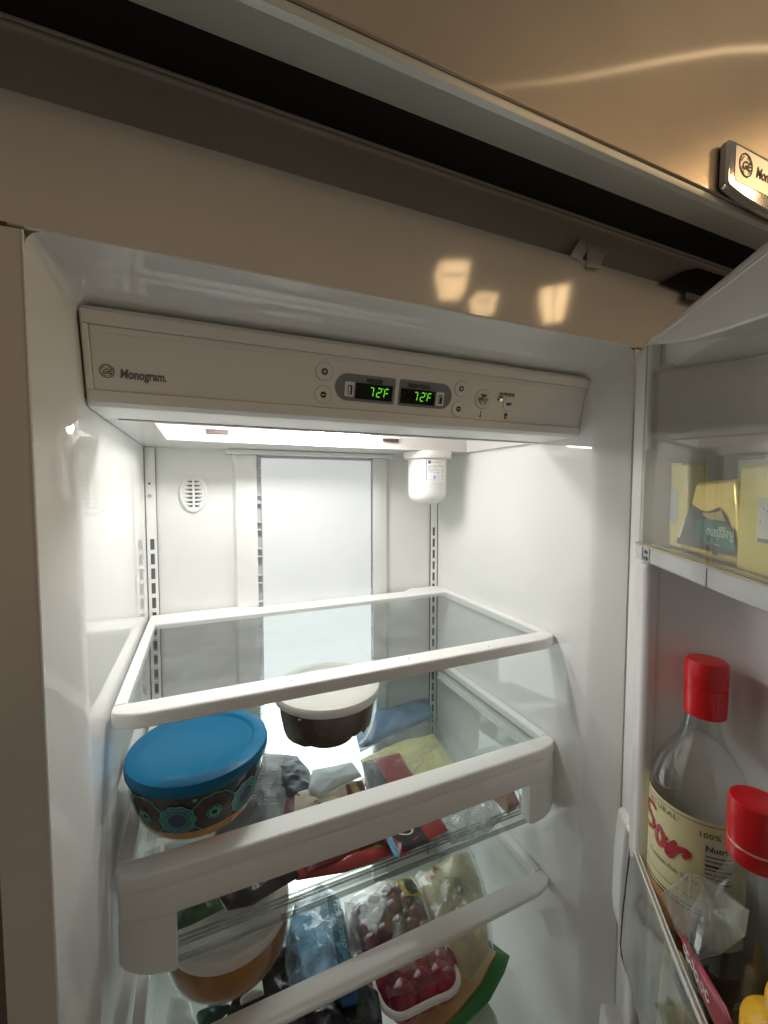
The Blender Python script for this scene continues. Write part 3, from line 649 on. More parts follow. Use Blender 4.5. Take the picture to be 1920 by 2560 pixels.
# ================================================================== soft packages
def catmull(pts, n):
    P = [np.array(p, float) for p in pts]; N = len(P); out = []
    for i in range(N):
        a, b = P[i], P[(i+1) % N]
        for k in range(n): out.append(a+(b-a)*k/n)
    return out
class Pouch:
    """puffed bag over an outline in the plane spanned by frame fr; h(a, b) is its top surface"""
    def __init__(s, out, fr, puff, amp=.15, freq=35., n=5, rings=9, seed=0., flat=.5):
        s.fr = fr; s.o = catmull(out, n); s.c = sum(s.o)/len(s.o); s.puff = puff; s.amp = amp; s.freq = freq; s.seed = seed; s.flat = flat; s.rings = rings
        d = [q-s.c for q in s.o]; s.ang = np.array([math.atan2(q[1], q[0]) for q in d]); s.rr = np.array([math.hypot(*q) for q in d])
        i = np.argsort(s.ang); s.ang = s.ang[i]; s.rr = s.rr[i]
    def h(s, a, b):
        dx, dy = a-s.c[0], b-s.c[1]; r = math.hypot(dx, dy); R = float(np.interp(math.atan2(dy, dx), s.ang, s.rr, period=2*math.pi)); q = min(1., r/max(R, 1e-6))
        e = (1-q**2.2)**s.flat
        nz = noise.noise(Vector((a*s.freq, b*s.freq, s.seed)))+.5*noise.noise(Vector((a*s.freq*2.7, b*s.freq*2.7, s.seed+5)))
        return s.puff*e*(1+s.amp*nz)+s.puff*s.amp*.35*nz*(q < .999)
    def mesh(s):
        mb = MB(); n = len(s.o); vs = []
        for i in range(1, s.rings+1):
            q = i/s.rings
            for p in s.o:
                g = s.c+(p-s.c)*q; vs.append(s.fr(g[0], g[1], s.h(*g)))
        vs.append(s.fr(s.c[0], s.c[1], s.h(*s.c))); top = len(vs)-1
        k0 = len(vs)
        for p in s.o: g = s.c+(p-s.c)*.995; vs.append(s.fr(g[0], g[1], -.0012))
        fs = [(top, k, (k+1) % n) for k in range(n)]
        for i in range(s.rings-1): fs += [(i*n+k, (i+1)*n+k, (i+1)*n+(k+1) % n, i*n+(k+1) % n) for k in range(n)]
        fs += [((s.rings-1)*n+k, k0+k, k0+(k+1) % n, (s.rings-1)*n+(k+1) % n) for k in range(n)]
        fs.append(tuple(reversed(range(k0, k0+n))))
        return mb.add(vs, fs)
    def patch(s, out, lift=.0007, n=4, rings=6):
        o = catmull(out, n); c = sum(o)/len(o); vs = []; m_ = len(o)
        for i in range(1, rings+1):
            for p in o: g = c+(p-c)*i/rings; vs.append(s.fr(g[0], g[1], s.h(*g)+lift))
        vs.append(s.fr(c[0], c[1], s.h(*c)+lift)); t = len(vs)-1
        fs = [(t, k, (k+1) % m_) for k in range(m_)]
        for i in range(rings-1): fs += [(i*m_+k, (i+1)*m_+k, (i+1)*m_+(k+1) % m_, i*m_+(k+1) % m_) for k in range(m_)]
        return MB().add(vs, fs)
    def warp(s, O, ex, lift=.0012):
        ex = np.array(ex, float); ex /= np.linalg.norm(ex); ey = np.array([-ex[1], ex[0]]); O = np.array(O, float)
        def f(x, y, z): g = O+ex*x+ey*y; return s.fr(g[0], g[1], s.h(*g)+lift)
        return f
def flat_at(z, pts): return [tuple(at(x, y, 'z', z)[:2]) for x, y in pts]
def zfr(z): return frame((0, 0, z), (1, 0, 0), (0, 1, 0))
def pouch(name, label, cat, z, px, puff, M, group=None, **k):
    P = Pouch(flat_at(z, px), zfr(z), puff, **k); mb = P.mesh(); c = P.c
    t = thing(name, label, cat, (c[0], c[1], z), group); P.root = t
    P.body = obj('wrapper', mb, M, t, sharp=70)
    P.px = lambda pts: flat_at(z, pts)
    return P
GD = 'food packages in the clear drawer'; GB = 'groceries under the lowest shelf'
ZD = -.470
# pistachio bag: dark, at the left of the drawer
P = pouch('pistachio_bag', 'dark grey printed bag of pistachios lying between the two bowls', 'snack bag', ZD-.012, [(640, 1880), (745, 1890), (755, 1990), (690, 2130), (560, 2200), (520, 2120)], .020, mat('bag_charcoal', (.060, .060, .063), .45, bump=(60, .3), vary=.4, vscale=30), GD, amp=.25)
text('PISTACHIOS', .0125, None, mat('print_gold', (.42, .36, .20), .4, bump=None), P.body, 'lettering', warp=P.warp(P.px([(578, 1938)])[0], np.array(P.px([(690, 1903)])[0])-np.array(P.px([(578, 1938)])[0])), bold=.0001)
mb = MB()
q0 = np.array(P.px([(640, 1960)])[0]); q1 = np.array(P.px([(712, 1945)])[0]); q2 = np.array(P.px([(625, 2060)])[0])
for k in range(12):
    for j in range(5):
        a = q0+(q1-q0)*(j/5)+(q2-q0)*(k/12); b_ = q0+(q1-q0)*((j+.6+.35*random.random())/5)+(q2-q0)*(k/12); dn = (q2-q0)*.025
        mb.add([P.fr(*g, P.h(*g)+.001) for g in (a, b_, b_+dn, a+dn)], [(0, 1, 2, 3)])
obj('small_print', mb, INKG, P.body)
P = pouch('paper_packet', 'white paper packet behind the pistachio bag', 'packet', ZD-.02, [(630, 2010), (690, 1990), (700, 2080), (668, 2190), (610, 2200)], .010, mat('paper_white', (.80, .80, .78), .6, bump=(50, .4)), GD, amp=.3)
P = pouch('napkin', 'crumpled pale blue white plastic sheet beside the dark cake bowl', 'plastic sheet', ZD+.012, [(780, 1925), (880, 1905), (905, 1940), (855, 1962), (800, 1992), (770, 1975)], .006, mat('sheet_white', (.86, .90, .92), .45, bump=(40, .3), vary=.08, vscale=30), GD, amp=.2, freq=40)
P = pouch('fruit_bag', 'dark blue black bag of fruit beside the pistachio bag', 'fruit bag', ZD-.006, [(690, 1920), (745, 1895), (775, 1930), (795, 1995), (730, 2030), (690, 1990)], .016, mat('bag_navy', (.016, .019, .034), .45, bump=(40, .4), vary=.7, vscale=40), GD, amp=.22, n=8, rings=14)
P = pouch('blue_bag', 'translucent blue grey bag at the back of the drawer behind the white-lidded bowl', 'bag', ZD, [(880, 1800), (1070, 1745), (1085, 1790), (900, 1880)], .014, mat('bag_blue', (.13, .20, .31), .3, bump=(30, .7), vary=.3, vscale=20), GD, amp=.3)
P = pouch('cheese_pack', 'zip bag of pale yellow cheese slices in the right half of the drawer', 'cheese pack', ZD-.010, [(900, 1900), (985, 1860), (1085, 1835), (1150, 1925), (1115, 1990), (1000, 1985), (930, 1960)], .014, mat('cheese_yellow', (.86, .78, .36), .3, bump=(30, .5), vary=.15, vscale=30), GD, amp=.3, freq=45)
mb = MB()
for k in range(5):
    a = np.array(P.px([(1030+10*k, 1950-14*k)])[0]); pts = [a+np.array((.012*math.sin(u*5+k)+.03*u, .022*u+.004*math.sin(9*u))) for u in np.linspace(0, 1, 8)]
    mb.tube([P.fr(*g, P.h(*g)+.0005) for g in pts], .0008, 5)
obj('folds', mb, mat('fold_film', (.80, .78, .62), .2, bump=None), P.body)
zb_ = pouch('zip_bag', 'open clear zip bag round the cheese slices at the right of the drawer', 'zip bag', ZD-.006, [(860, 1890), (1080, 1790), (1105, 1835), (1130, 1880), (1165, 1960), (1040, 2010), (930, 1990)], .018, BAG, GD, amp=.35)
obj('zip_seal', MB().tube([zb_.fr(*g, zb_.h(*g)+.001) for g in zb_.px([(900, 1868), (960, 1838), (1020, 1812), (1070, 1795)])], .0012, 6), film('seal_film', (.75, .72, .76), .1, .1, haze=.3, hazecol=(.6, .5, .6)), zb_.body)
RED = mat('pack_red', (.30, .022, .028), .28, bump=(50, .35), vary=.2, vscale=30)
P = pouch('salami_pack', 'red and black vacuum pack with white TO lettering in the middle of the drawer', 'salami pack', ZD+.006, [(905, 1905), (998, 1882), (1032, 1935), (1120, 2075), (1052, 2112), (1000, 2140), (930, 2070)], .010, RED, GD, amp=.2)
obj('black_panel', P.patch(P.px([(905, 1912), (930, 1905), (1010, 2040), (1075, 2105), (1008, 2132), (945, 2050)])), mat('pack_black', (.018, .018, .022), .25, bump=(50, .3)), P.body)
obj('blue_edge', P.patch(P.px([(957, 2082), (968, 2080), (994, 2128), (1000, 2146), (985, 2140)])), mat('pack_sky', (.16, .42, .66), .3, bump=None), P.body)
text('TO', .034, None, mat('print_cream', (.80, .74, .56), .4, bump=None), P.body, 'lettering', warp=P.warp(P.px([(985, 2066)])[0], np.array(P.px([(999, 2112)])[0])-np.array(P.px([(985, 2066)])[0]), .0016), sx=.58)
P = pouch('ham_pack', 'cream and dark red food pack at the front of the drawer', 'food pack', ZD-.004, [(700, 1985), (840, 1958), (905, 1950), (930, 2010), (960, 2100), (880, 2130), (770, 2180), (700, 2060)], .013, mat('pack_maroon', (.20, .014, .024), .3, bump=(40, .5), vary=.3, vscale=25), GD, amp=.25)
obj('cream_panel', P.patch(P.px([(738, 1995), (860, 1968), (868, 2000), (880, 2030), (735, 2055)])), mat('pack_cream', (.72, .56, .38), .35, bump=(30, .5), vary=.25, vscale=40), P.body)
obj('gold_panel', P.patch(P.px([(870, 1972), (890, 1968), (905, 2000), (884, 2008)])), mat('pack_gold', (.48, .30, .06), .35, bump=(60, .6), vary=.6, vscale=80), P.body)
P2 = pouch('meat_tray', 'red packet with a green printed label seen through the drawer window', 'meat pack', ZD-.018, [(720, 2150), (830, 2120), (960, 2080), (1000, 2128), (960, 2150), (860, 2180), (740, 2200)], .012, mat('pack_scarlet', (.42, .035, .03), .25, bump=(40, .3), vary=.15), GD, amp=.15)
obj('orange_panel', P2.patch(P2.px([(790, 2146), (838, 2130), (850, 2150), (800, 2160)])), mat('pack_orange', (.62, .26, .07), .35, bump=None, vary=.2), P2.body)
obj('green_label', P2.patch(P2.px([(866, 2122), (915, 2105), (930, 2138), (882, 2148)])), mat('pack_dark_green', (.05, .09, .055), .4, bump=None), P2.body)
obj('olive_panel', P2.patch(P2.px([(922, 2104), (952, 2092), (968, 2132), (936, 2138)])), mat('pack_olive', (.26, .24, .05), .4, bump=None, vary=.2), P2.body)
text('IN', .017, None, mat('print_white', (.75, .75, .72), .4, bump=None), P2.body, 'lettering', warp=P2.warp(P2.px([(884, 2110)])[0], np.array(P2.px([(894, 2142)])[0])-np.array(P2.px([(884, 2110)])[0]), .0016), bold=.0003, sx=.8)
P = pouch('herb_bag', 'bag of green herbs at the left end of the drawer window', 'herb bag', ZD-.02, [(440, 2285), (480, 2255), (545, 2235), (560, 2270), (480, 2310), (440, 2325)], .012, mat('herb_green', (.03, .12, .04), .4, bump=(60, 1), vary=.6, vscale=50), GD, amp=.5, freq=70)
P = pouch('avocado_tray', 'black bag with a rounded dark fruit seen through the drawer window', 'dark bag', ZD-.016, [(540, 2230), (620, 2205), (740, 2170), (750, 2190), (690, 2225), (630, 2262), (570, 2275)], .016, mat('bag_black', (.014, .012, .018), .22, bump=(30, .5), vary=.5), GD, amp=.3)
P = pouch('crumpled_bag', 'crumpled clear bag in the right corner of the drawer window', 'plastic bag', ZD-.012, [(1085, 2075), (1120, 2035), (1180, 2010), (1225, 1990), (1260, 2040), (1215, 2085), (1130, 2110)], .016, film('bag_milky', (.84, .86, .88), .10, .08, bump=(30, 1.2), haze=.34, hazecol=(.72, .74, .76), patch=45), GD, amp=.5, freq=55)
P = pouch('onion_bag', 'small reddish bag at the right end of the drawer', 'onion bag', ZD-.02, [(1225, 1990), (1275, 1965), (1300, 2010), (1270, 2035)], .012, mat('bag_brown', (.28, .16, .12), .4, bump=(40, .5), vary=.2), GD, amp=.3)

# ---- under the lowest shelf
ZL = -.735
BLK2 = mat('bag_ink', (.016, .018, .024), .2, bump=(35, .9), vary=.9, vscale=60)
P = pouch('blue_bread_bag', 'blue and clear plastic bag of bread with pale lettering in the lower compartment', 'bread bag', ZL+.03, [(730, 2270), (800, 2215), (845, 2235), (866, 2300), (878, 2400), (884, 2460), (800, 2490), (720, 2500), (700, 2420)], .030, film('bag_bluefilm', (.42, .55, .66), .08, .10, bump=(30, 1.0), haze=.55, hazecol=(.05, .12, .20), patch=30), GB, amp=.3)
obj('blue_strip', P.patch(P.px([(815, 2270), (845, 2262), (878, 2400), (884, 2456), (852, 2466), (836, 2400)]), .001), mat('print_blue', (.02, .16, .28), .25, bump=(30, .6), vary=.3), P.body)
text('soft bread', .017, None, mat('print_pale', (.36, .55, .60), .4, bump=None), P.body, 'lettering', warp=P.warp(P.px([(833, 2292)])[0], np.array(P.px([(860, 2420)])[0])-np.array(P.px([(833, 2292)])[0]), .002), shear=.3)
P = pouch('dark_bag', 'glossy black and blue bag left of the bread bag', 'dark bag', ZL+.01, [(620, 2400), (690, 2330), (735, 2320), (760, 2420), (760, 2520), (700, 2560), (560, 2560), (600, 2480)], .030, BLK2, GB, amp=.4)
P = pouch('dark_parcel', 'black parcel below the front of the lowest shelf', 'parcel', ZL+.045, [(500, 2590), (660, 2520), (760, 2482), (850, 2458), (905, 2440), (945, 2480), (955, 2540), (960, 2620), (700, 2640), (500, 2640)], .018, BLK2, GB, amp=.3)
P = pouch('produce_bag', 'greyish clear produce bag squeezed between the blue bread bag and the grapes', 'produce bag', ZL, [(860, 2255), (885, 2262), (900, 2330), (918, 2410), (940, 2430), (935, 2560), (880, 2560), (872, 2400)], .022, mat('bag_taupe', (.21, .18, .16), .3, bump=(35, .9), vary=.5, vscale=35), GB, amp=.35)
P = pouch('blue_pack', 'small bright blue pack showing under the front of the lowest shelf', 'pack', ZL+.066, [(838, 2452), (885, 2432), (900, 2470), (893, 2510), (858, 2518), (836, 2490)], .010, mat('pack_blue', (.01, .09, .26), .25, bump=(30, .5), vary=.3), GB, amp=.3)
GR = 'punnets of red fruit'
def fruits(P, n, rr, M, parent, region, seed):
    rnd = random.Random(seed); k = 0
    sph = [(math.sin(math.pi*i/8)+1e-4, -math.cos(math.pi*i/8)) for i in range(9)]
    for (x, y) in region:
        g = P.px([(x, y)])[0]; r = rr*(.85+.3*rnd.random()); h = P.h(*g)
        mb = MB().lathe([(q*r*1.08, z*r*.95) for q, z in sph], tuple(P.fr(*g, h-r*.25)), 14, sx=1+.15*rnd.random())
        obj('grape' if rr < .013 else 'plum', mb, M, parent, sharp=80)
GRAPE = mat('grape_red', (.24, .04, .085), .16, bump=(12, .2), vary=.4, vscale=30, coat=.3)
def sphere_at(px_, z, r, M, parent, name):
    sph = [(math.sin(math.pi*i/10)+1e-4, -math.cos(math.pi*i/10)) for i in range(11)]
    g = at(px_[0], px_[1], 'z', z)
    return obj(name, MB().lathe([(q*r*1.05, k*r*.95) for q, k in sph], tuple(g), 18), M, parent, sharp=80)
PLUM = mat('plum_red', (.30, .012, .035), .2, bump=(10, .25), vary=.45, vscale=22, coat=.3)
P = pouch('grape_punnet', 'clear punnet of red grapes with a yellow label, seen through the lowest shelf', 'grape punnet', ZL+.02, [(880, 2270), (960, 2225), (1020, 2210), (1055, 2250), (1085, 2330), (1100, 2400), (1010, 2420), (915, 2410)], .020, mat('punnet_red', (.10, .025, .04), .25, bump=(30, .5), vary=.4), GB, amp=.2)
fruits(P, 0, .0115, GRAPE, P.body, [(905, 2290), (935, 2262), (970, 2245), (1005, 2232), (915, 2330), (948, 2312), (985, 2290), (1018, 2268), (1042, 2300), (930, 2372), (962, 2352), (998, 2332), (1030, 2335), (1062, 2340), (945, 2400), (985, 2385), (1020, 2372), (1060, 2378), (1085, 2388)], 3)
PX = Pouch(flat_at(ZL+.02, [(868, 2262), (960, 2212), (1025, 2200), (1066, 2245), (1098, 2330), (1112, 2410), (1010, 2432), (905, 2420)]), zfr(ZL+.02), .034, amp=.12, flat=.35)
obj('film', PX.mesh(), film('punnet_film', (.93, .92, .93), .05, .07, bump=(22, .6), haze=.03, patch=40), P.body)
YEL = mat('label_yellow', (.52, .36, .05), .4, bump=None, vary=.15)
lq = P.px([(988, 2240), (1026, 2228), (1058, 2280), (1014, 2290)])
lb_ = obj('label', PX.patch(lq, .001), YEL, P.body)
obj('label_picture', PX.patch(P.px([(1003, 2240), (1030, 2236), (1044, 2270), (1030, 2284), (1012, 2268)]), .0018), mat('label_brown', (.06, .045, .03), .4, bump=None, vary=.4), P.body)
obj('label_spot', PX.patch(P.px([(1028, 2250), (1040, 2248), (1044, 2264), (1032, 2266)]), .0024), mat('label_teal', (.05, .22, .19), .4, bump=None), P.body)
P = pouch('plum_punnet', 'white rimmed punnet of dark red plums below the front of the lowest shelf', 'plum punnet', ZL+.02, [(948, 2452), (1020, 2425), (1090, 2392), (1120, 2415), (1126, 2455), (1092, 2482), (1030, 2508), (990, 2520), (963, 2495)], .006, mat('punnet_dark', (.10, .012, .02), .25, bump=(30, .5), vary=.4), GB, amp=.1)
for q in ((970, 2470), (1008, 2500), (1018, 2448), (1058, 2470), (1068, 2420), (1104, 2450), (1110, 2410)): sphere_at(q, ZL+.026, .0235, PLUM, P.body, 'plum')
rim_ = flat_at(ZL+.036, [(1109, 2378), (1128, 2402), (1144, 2436), (1143, 2462), (1126, 2484), (1084, 2503), (1042, 2524), (1008, 2540), (984, 2538), (960, 2520), (944, 2486), (936, 2446)])
RM = [P.fr(*g, .016) for g in catmull(rim_, 1)]
def smooth3(pts, k=5):
    P_ = [np.array(p, float) for p in pts]; out = []
    for i in range(len(P_)-1):
        p0, q1, q2, p3 = P_[max(i-1, 0)], P_[i], P_[i+1], P_[min(i+2, len(P_)-1)]
        for j in range(k):
            u = j/k; out.append(.5*((2*q1)+(-p0+q2)*u+(2*p0-5*q1+4*q2-p3)*u*u+(-p0+3*q1-3*q2+p3)*u**3))
    return out+[P_[-1]]
obj('rim', MB().tube(smooth3(RM), .0042, 8), TRIMW, P.body)
PX = Pouch(P.px([(940, 2440), (946, 2485), (962, 2518), (985, 2534), (1008, 2536), (1042, 2520), (1084, 2499), (1122, 2480), (1139, 2460), (1140, 2436), (1110, 2384), (1020, 2415)]), zfr(ZL+.036), .022, amp=.10, flat=.3)
obj('film', PX.mesh(), MATS['punnet_film'], P.body)
obj('white_label', P.patch(P.px([(1000, 2400), (1100, 2352), (1103, 2380), (1008, 2422)]), .030), mat('label_white', (.66, .67, .66), .5, bump=None), P.body)
mb = MB()
for k in range(9):
    a = np.array(P.px([(1012+9*k, 2408-4*k)])[0]); b_ = np.array(P.px([(1016+9*k, 2406-4*k)])[0]); c_ = np.array(P.px([(1018+9*k, 2415-4*k)])[0]); e_ = np.array(P.px([(1014+9*k, 2417-4*k)])[0])
    mb.add([P.fr(*g, P.h(*g)+.0312) for g in (a, b_, c_, e_)], [(0, 1, 2, 3)])
obj('label_bars', mb, INKG, P.body)
P = pouch('bread_bag', 'clear bag of pale buns with orange print, right of the grapes', 'bun bag', ZL+.03, [(1045, 2200), (1110, 2150), (1170, 2130), (1200, 2200), (1215, 2280), (1222, 2380), (1180, 2440), (1120, 2420), (1095, 2370), (1075, 2290)], .030, mat('bun_cream', (.76, .63, .42), .5, bump=(25, .5), vary=.35, vscale=16), GB, amp=.35, freq=25)
PB = Pouch(flat_at(ZL+.03, [(1035, 2195), (1105, 2140), (1178, 2120), (1210, 2200), (1226, 2280), (1234, 2385), (1185, 2452), (1112, 2428), (1085, 2370), (1062, 2290)]), zfr(ZL+.03), .040, amp=.35, freq=40)
obj('film', PB.mesh(), BAG, P.body)
obj('orange_print', P.patch(P.px([(1060, 2205), (1072, 2200), (1082, 2225), (1072, 2232), (1062, 2222)]), .0015), mat('print_orange', (.55, .16, .06), .4, bump=None), P.body)
obj('orange_print', P.patch(P.px([(1075, 2180), (1088, 2175), (1096, 2192), (1086, 2198)]), .0015), mat('print_orange', (.55, .16, .06), .4, bump=None), P.body)
obj('grey_print', P.patch(P.px([(1138, 2240), (1152, 2232), (1160, 2260), (1148, 2275), (1136, 2262)]), .0015), mat('print_greige', (.34, .28, .18), .4, bump=None), P.body)
P = pouch('tortilla_pack', 'large beige tortilla pack with a green edge in the lower right corner', 'tortilla pack', ZL-.03, [(1010, 2560), (1060, 2480), (1130, 2420), (1215, 2345), (1275, 2390), (1262, 2430), (1225, 2500), (1165, 2560), (1100, 2610), (990, 2610)], .014, mat('pack_green', (.02, .18, .03), .35, bump=(30, .4), vary=.3), GB, amp=.12)
obj('beige_panel', P.patch(P.px([(1020, 2545), (1065, 2488), (1135, 2430), (1205, 2370), (1242, 2392), (1232, 2415), (1200, 2480), (1150, 2540), (1110, 2580), (1015, 2580)]), .001), mat('tortilla_beige', (.66, .52, .26), .4, bump=(25, .3), vary=.15), P.body)
e0 = P.px([(1242, 2392), (1232, 2415), (1200, 2480), (1150, 2540), (1110, 2580)])
obj('orange_line', MB().tube([P.fr(*g, P.h(*g)+.001) for g in e0], .0009, 5), mat('line_orange', (.42, .12, .03), .4, bump=None), P.body)
mb = MB()
rnd = random.Random(4)
for x, y in ((1165, 2438), (1070, 2528), (1085, 2515), (1062, 2540), (1052, 2520)):
    g = np.array(P.px([(x, y)])[0])
    for k in range(7):
        a = rnd.random()*6.28; l = .008+.006*rnd.random(); q = g+l*np.array((math.cos(a), math.sin(a))); n_ = .0016*np.array((-math.sin(a), math.cos(a)))
        mb.add([P.fr(*u, P.h(*u)+.0018) for u in (g, (g+q)/2+n_, q, (g+q)/2-n_)], [(0, 1, 2, 3)])
obj('herb_print', mb, mat('print_leaf', (.07, .16, .03), .4, bump=None), P.body)
P = pouch('white_tub', 'white carton lid in the bottom right corner of the compartment', 'carton', ZL-.06, [(1120, 2600), (1150, 2555), (1215, 2500), (1238, 2535), (1260, 2600), (1180, 2640)], .010, mat('tub_white', (.62, .60, .56), .4), GB, amp=.02, flat=.15)
P = pouch('paper_sheet', 'white folded paper at the lower left under the orange bowl', 'paper', ZL+.04, [(425, 2490), (440, 2480), (475, 2500), (490, 2560), (470, 2600), (410, 2600)], .006, mat('paper_white', (.80, .80, .78), .6), GB, amp=.3)
P = pouch('white_pack', 'white packet between the orange bowl and the dark bag', 'packet', ZL+.06, [(600, 2500), (655, 2450), (660, 2485), (602, 2512)], .006, mat('paper_white', (.80, .80, .78), .6), GB, amp=.2)
P = pouch('green_jar_lid', 'dark green pack under the orange bowl at the lower left', 'pack', ZL+.02, [(490, 2540), (560, 2500), (580, 2520), (540, 2560), (500, 2580)], .012, mat('pack_teal', (.015, .07, .065), .3, bump=(30, .4), vary=.3), GB, amp=.2)

# ================================================================== door (ajar, hinged at the right)
DA = rad(35)
DH = np.array([.620, -.015, 0.]); DD = np.array([-math.sin(DA), -math.cos(DA), 0.]); DN = np.array([-math.cos(DA), math.sin(DA), 0.])
def DF(s_, p, z): return DH+s_*DD+p*DN+np.array([0, 0, z])
DW = .600
DOORW = mat('door_liner', (.70, .69, .69), .22, bump=(10, .03), vary=.02)
door = obj('door', MB().box(.0, DW, -.125, -.095, -1.1, .206, DF).box(.0, .045, -.095, -.001, -1.1, .206, DF).box(DW-.04, DW, -.095, -.001, -1.1, .206, DF).box(.045, DW-.04, -.095, -.001, .165, .206, DF), DOORW, fridge, label='ajar door with clear shelves on its inside', bevel=.004)
obj('door_skin', MB().box(-.01, DW+.005, -.135, -.1255, -1.1, .21, DF), STEEL, door, bevel=.002)
# raised rib round the inner face
obj('door_rib', MB().box(.0445, .0700, .0, .0205, -1.1, -.058, DF), DOORW, door, bevel=.007, seg=4)
obj('door_rib', MB().box(DW-.07, DW-.0445, .0, .0205, -1.1, -.058, DF), DOORW, door, bevel=.007, seg=4)
# top moulding: front edge on the line of the door's top, lower edge dips in a curve
top = MB(); rings = []
for s_ in list(np.linspace(.0500, .14, 12))+list(np.linspace(.16, DW-.05, 18)):
    zl_ = float(np.interp(s_, [.05, .0537, .09, .1287, .165, .2021, .2596, .33, .6], [.1962, .1957, .1840, .1730, .1640, .1567, .1469, .139, .130]))
    zt_ = .2035; r = .006
    rings.append([DF(s_, -.02, zt_), DF(s_, .012, zt_), DF(s_, .0165, zt_-.0015), DF(s_, .0195, zt_-.0055), DF(s_, .0205, zt_-.010), DF(s_, .0205, zl_+.002), DF(s_, .019, zl_), DF(s_, -.02, zl_)])
top.loft(rings)
n8 = 8; top.f += [tuple(reversed(range(n8))), tuple(range(len(top.v)-n8, len(top.v)))]
obj('door_moulding', top, DOORW, door, sharp=28)
dl = MB(); pth = [(.0680, .012), (.0695, .000), (.0715, -.016), (.0750, -.034), (.0810, -.052), (.0910, -.067), (.1060, -.077), (.1300, -.082), (.1600, -.083), (DW-.16, -.083), (DW-.091, -.067), (DW-.0715, -.016), (DW-.068, .012)]
dl.loft([[DF(a, b, -1.1) for a, b in pth], [DF(a, b, .168) for a, b in pth]], closed=False)
obj('door_panel', dl, DOORW, door, sharp=60)
obj('gasket', MB().box(-.004, .0440, -.0008, .0125, -1.1, .2035, DF), mat('gasket_white', (.74, .73, .71), .4), door, bevel=.004)
obj('moulding_ridge', MB().tube([DF(s_, .0196, .1935-.004*min(1, (s_-.08)/.25)) for s_ in np.linspace(.08, DW-.05, 20)], .0016, 8), DOORW, door)
# dairy compartment with its clear cover
dc = obj('dairy_floor', MB().box(.050, DW-.05, -.054, .016, -.0420, -.0375, DF), film('floor_plastic', (.82, .83, .78), .06, .08, haze=.25, hazecol=(.6, .6, .5)), door, bevel=.001)
obj('dairy_cover', MB().add([DF(.0500, .0195, -.036), DF(DW-.05, .0195, -.036), DF(DW-.05, .0195, .160), DF(.2, .0195, .168), DF(.12, .0195, .180), DF(.0525, .0195, .197)], [(0, 1, 2, 3, 4, 5)]).quad(DF(.0500, .0195, -.036), DF(.0525, .0195, .197), DF(.0500, -.02, .197), DF(.0480, -.02, -.036)), COVER, door, sharp=10)
obj('cover_edge', MB().tube([DF(.0525, .0190, .196), DF(.0505, .0190, .10), DF(.0490, .0190, -.036)], .0011, 6), film('edge_clear', (.80, .80, .80), .03, .2), door)
bar = MB().box(.0415, DW-.05, .006, .0215, -.0565, -.0370, DF)
obj('cover_rail', bar, film('rail_frosted', (.86, .88, .88), .05, .16, bump=(10, .10), haze=.42, hazecol=(.84, .86, .85)), door, bevel=.0022, seg=3)
obj('rail_glint', MB().box(.0425, DW-.05, .0205, .0222, -.0378, -.0362, DF).box(.0425, DW-.05, .012, .0200, -.0362, -.0352, DF), mat('rail_reflection', (.42, .37, .22), .15), door)  # amber colour paints in the reflection of the yellow cartons
obj('rail_clip', MB().box(.0690, .0790, .0217, .0228, -.0535, -.0492, DF).box(.0700, .0770, .0217, .0228, -.0460, -.0420, DF), mat('clip_dark', (.10, .11, .13), .4), door, bevel=.0008)
obj('rail_seam', MB().box(.2000, .2010, .0216, .0221, -.0560, -.0385, DF).box(.0640, .0648, .0216, .0221, -.0555, -.0395, DF).box(.0835, .0843, .0216, .0221, -.0555, -.0395, DF), mat('seam_grey', (.28, .29, .29), .4), door)
# the white ends of the dairy box
obj('dairy_end', MB().box(.0415, .0485, -.05, .017, -.054, .075, DF), mat('end_white', (.78, .78, .76), .3), door, bevel=.002)
# lower clear bin with white end caps
GBIN = 'clear bins on the inside of the door'
bin1 = thing('door_bin', 'clear door bin with a white end bracket holding the red capped bottles', 'door bin', DF(.3, -.01, -.60), GBIN)
def pbow(s_): return .0195+.010*math.sin(math.pi*min(1, max(0, (s_-.06)/(DW-.12))))
def bow_strip(z0, z1, o0, o1, s0=.058, s1=DW-.058, n=28):
    mb = MB(); rings = []
    for s_ in np.linspace(s0, s1, n):
        p = pbow(s_); rings.append([DF(s_, p+o0, z0), DF(s_, p+o1, z0), DF(s_, p+o1, z1), DF(s_, p+o0, z1)])
    mb.loft(rings); mb.f += [(3, 2, 1, 0), tuple(range(len(mb.v)-4, len(mb.v)))]
    return mb
sh = MB(); vs = []
PP = [(-.4135, 0), (-.45, .0028), (-.50, .0062), (-.545, .0080), (-.562, .0060), (-.577, .0015), (-.604, -.0040), (-.626, -.0100), (-.640, -.030)]
for s_ in np.linspace(.0535, DW-.0535, 28): p = pbow(s_); vs += [DF(s_, p+o_, z_) for z_, o_ in PP]
n9 = len(PP)
sh.add(vs, [(n9*k+j, n9*k+n9+j, n9*k+n9+1+j, n9*k+1+j) for k in range(27) for j in range(n9-1)])
obj('front_panel', sh, film('bin_plastic', (.80, .81, .80), .07, .22, bump=(11, .22), haze=.24, hazecol=(.50, .51, .48), patch=16), bin1)
obj('front_rim', bow_strip(-.4165, -.4115, -.0050, .0006, .0525, DW-.0525), film('rim_plastic', (.78, .79, .78), .05, .22, bump=(14, .12), haze=.38, hazecol=(.62, .60, .57)), bin1, bevel=.0015)
obj('front_rim_glint', bow_strip(-.4116, -.4108, -.0010, .0004, .0530, DW-.0530), mat('rim_highlight', (.90, .90, .86), .12, bump=None), bin1)  # white strips paint the highlights along the clear rim
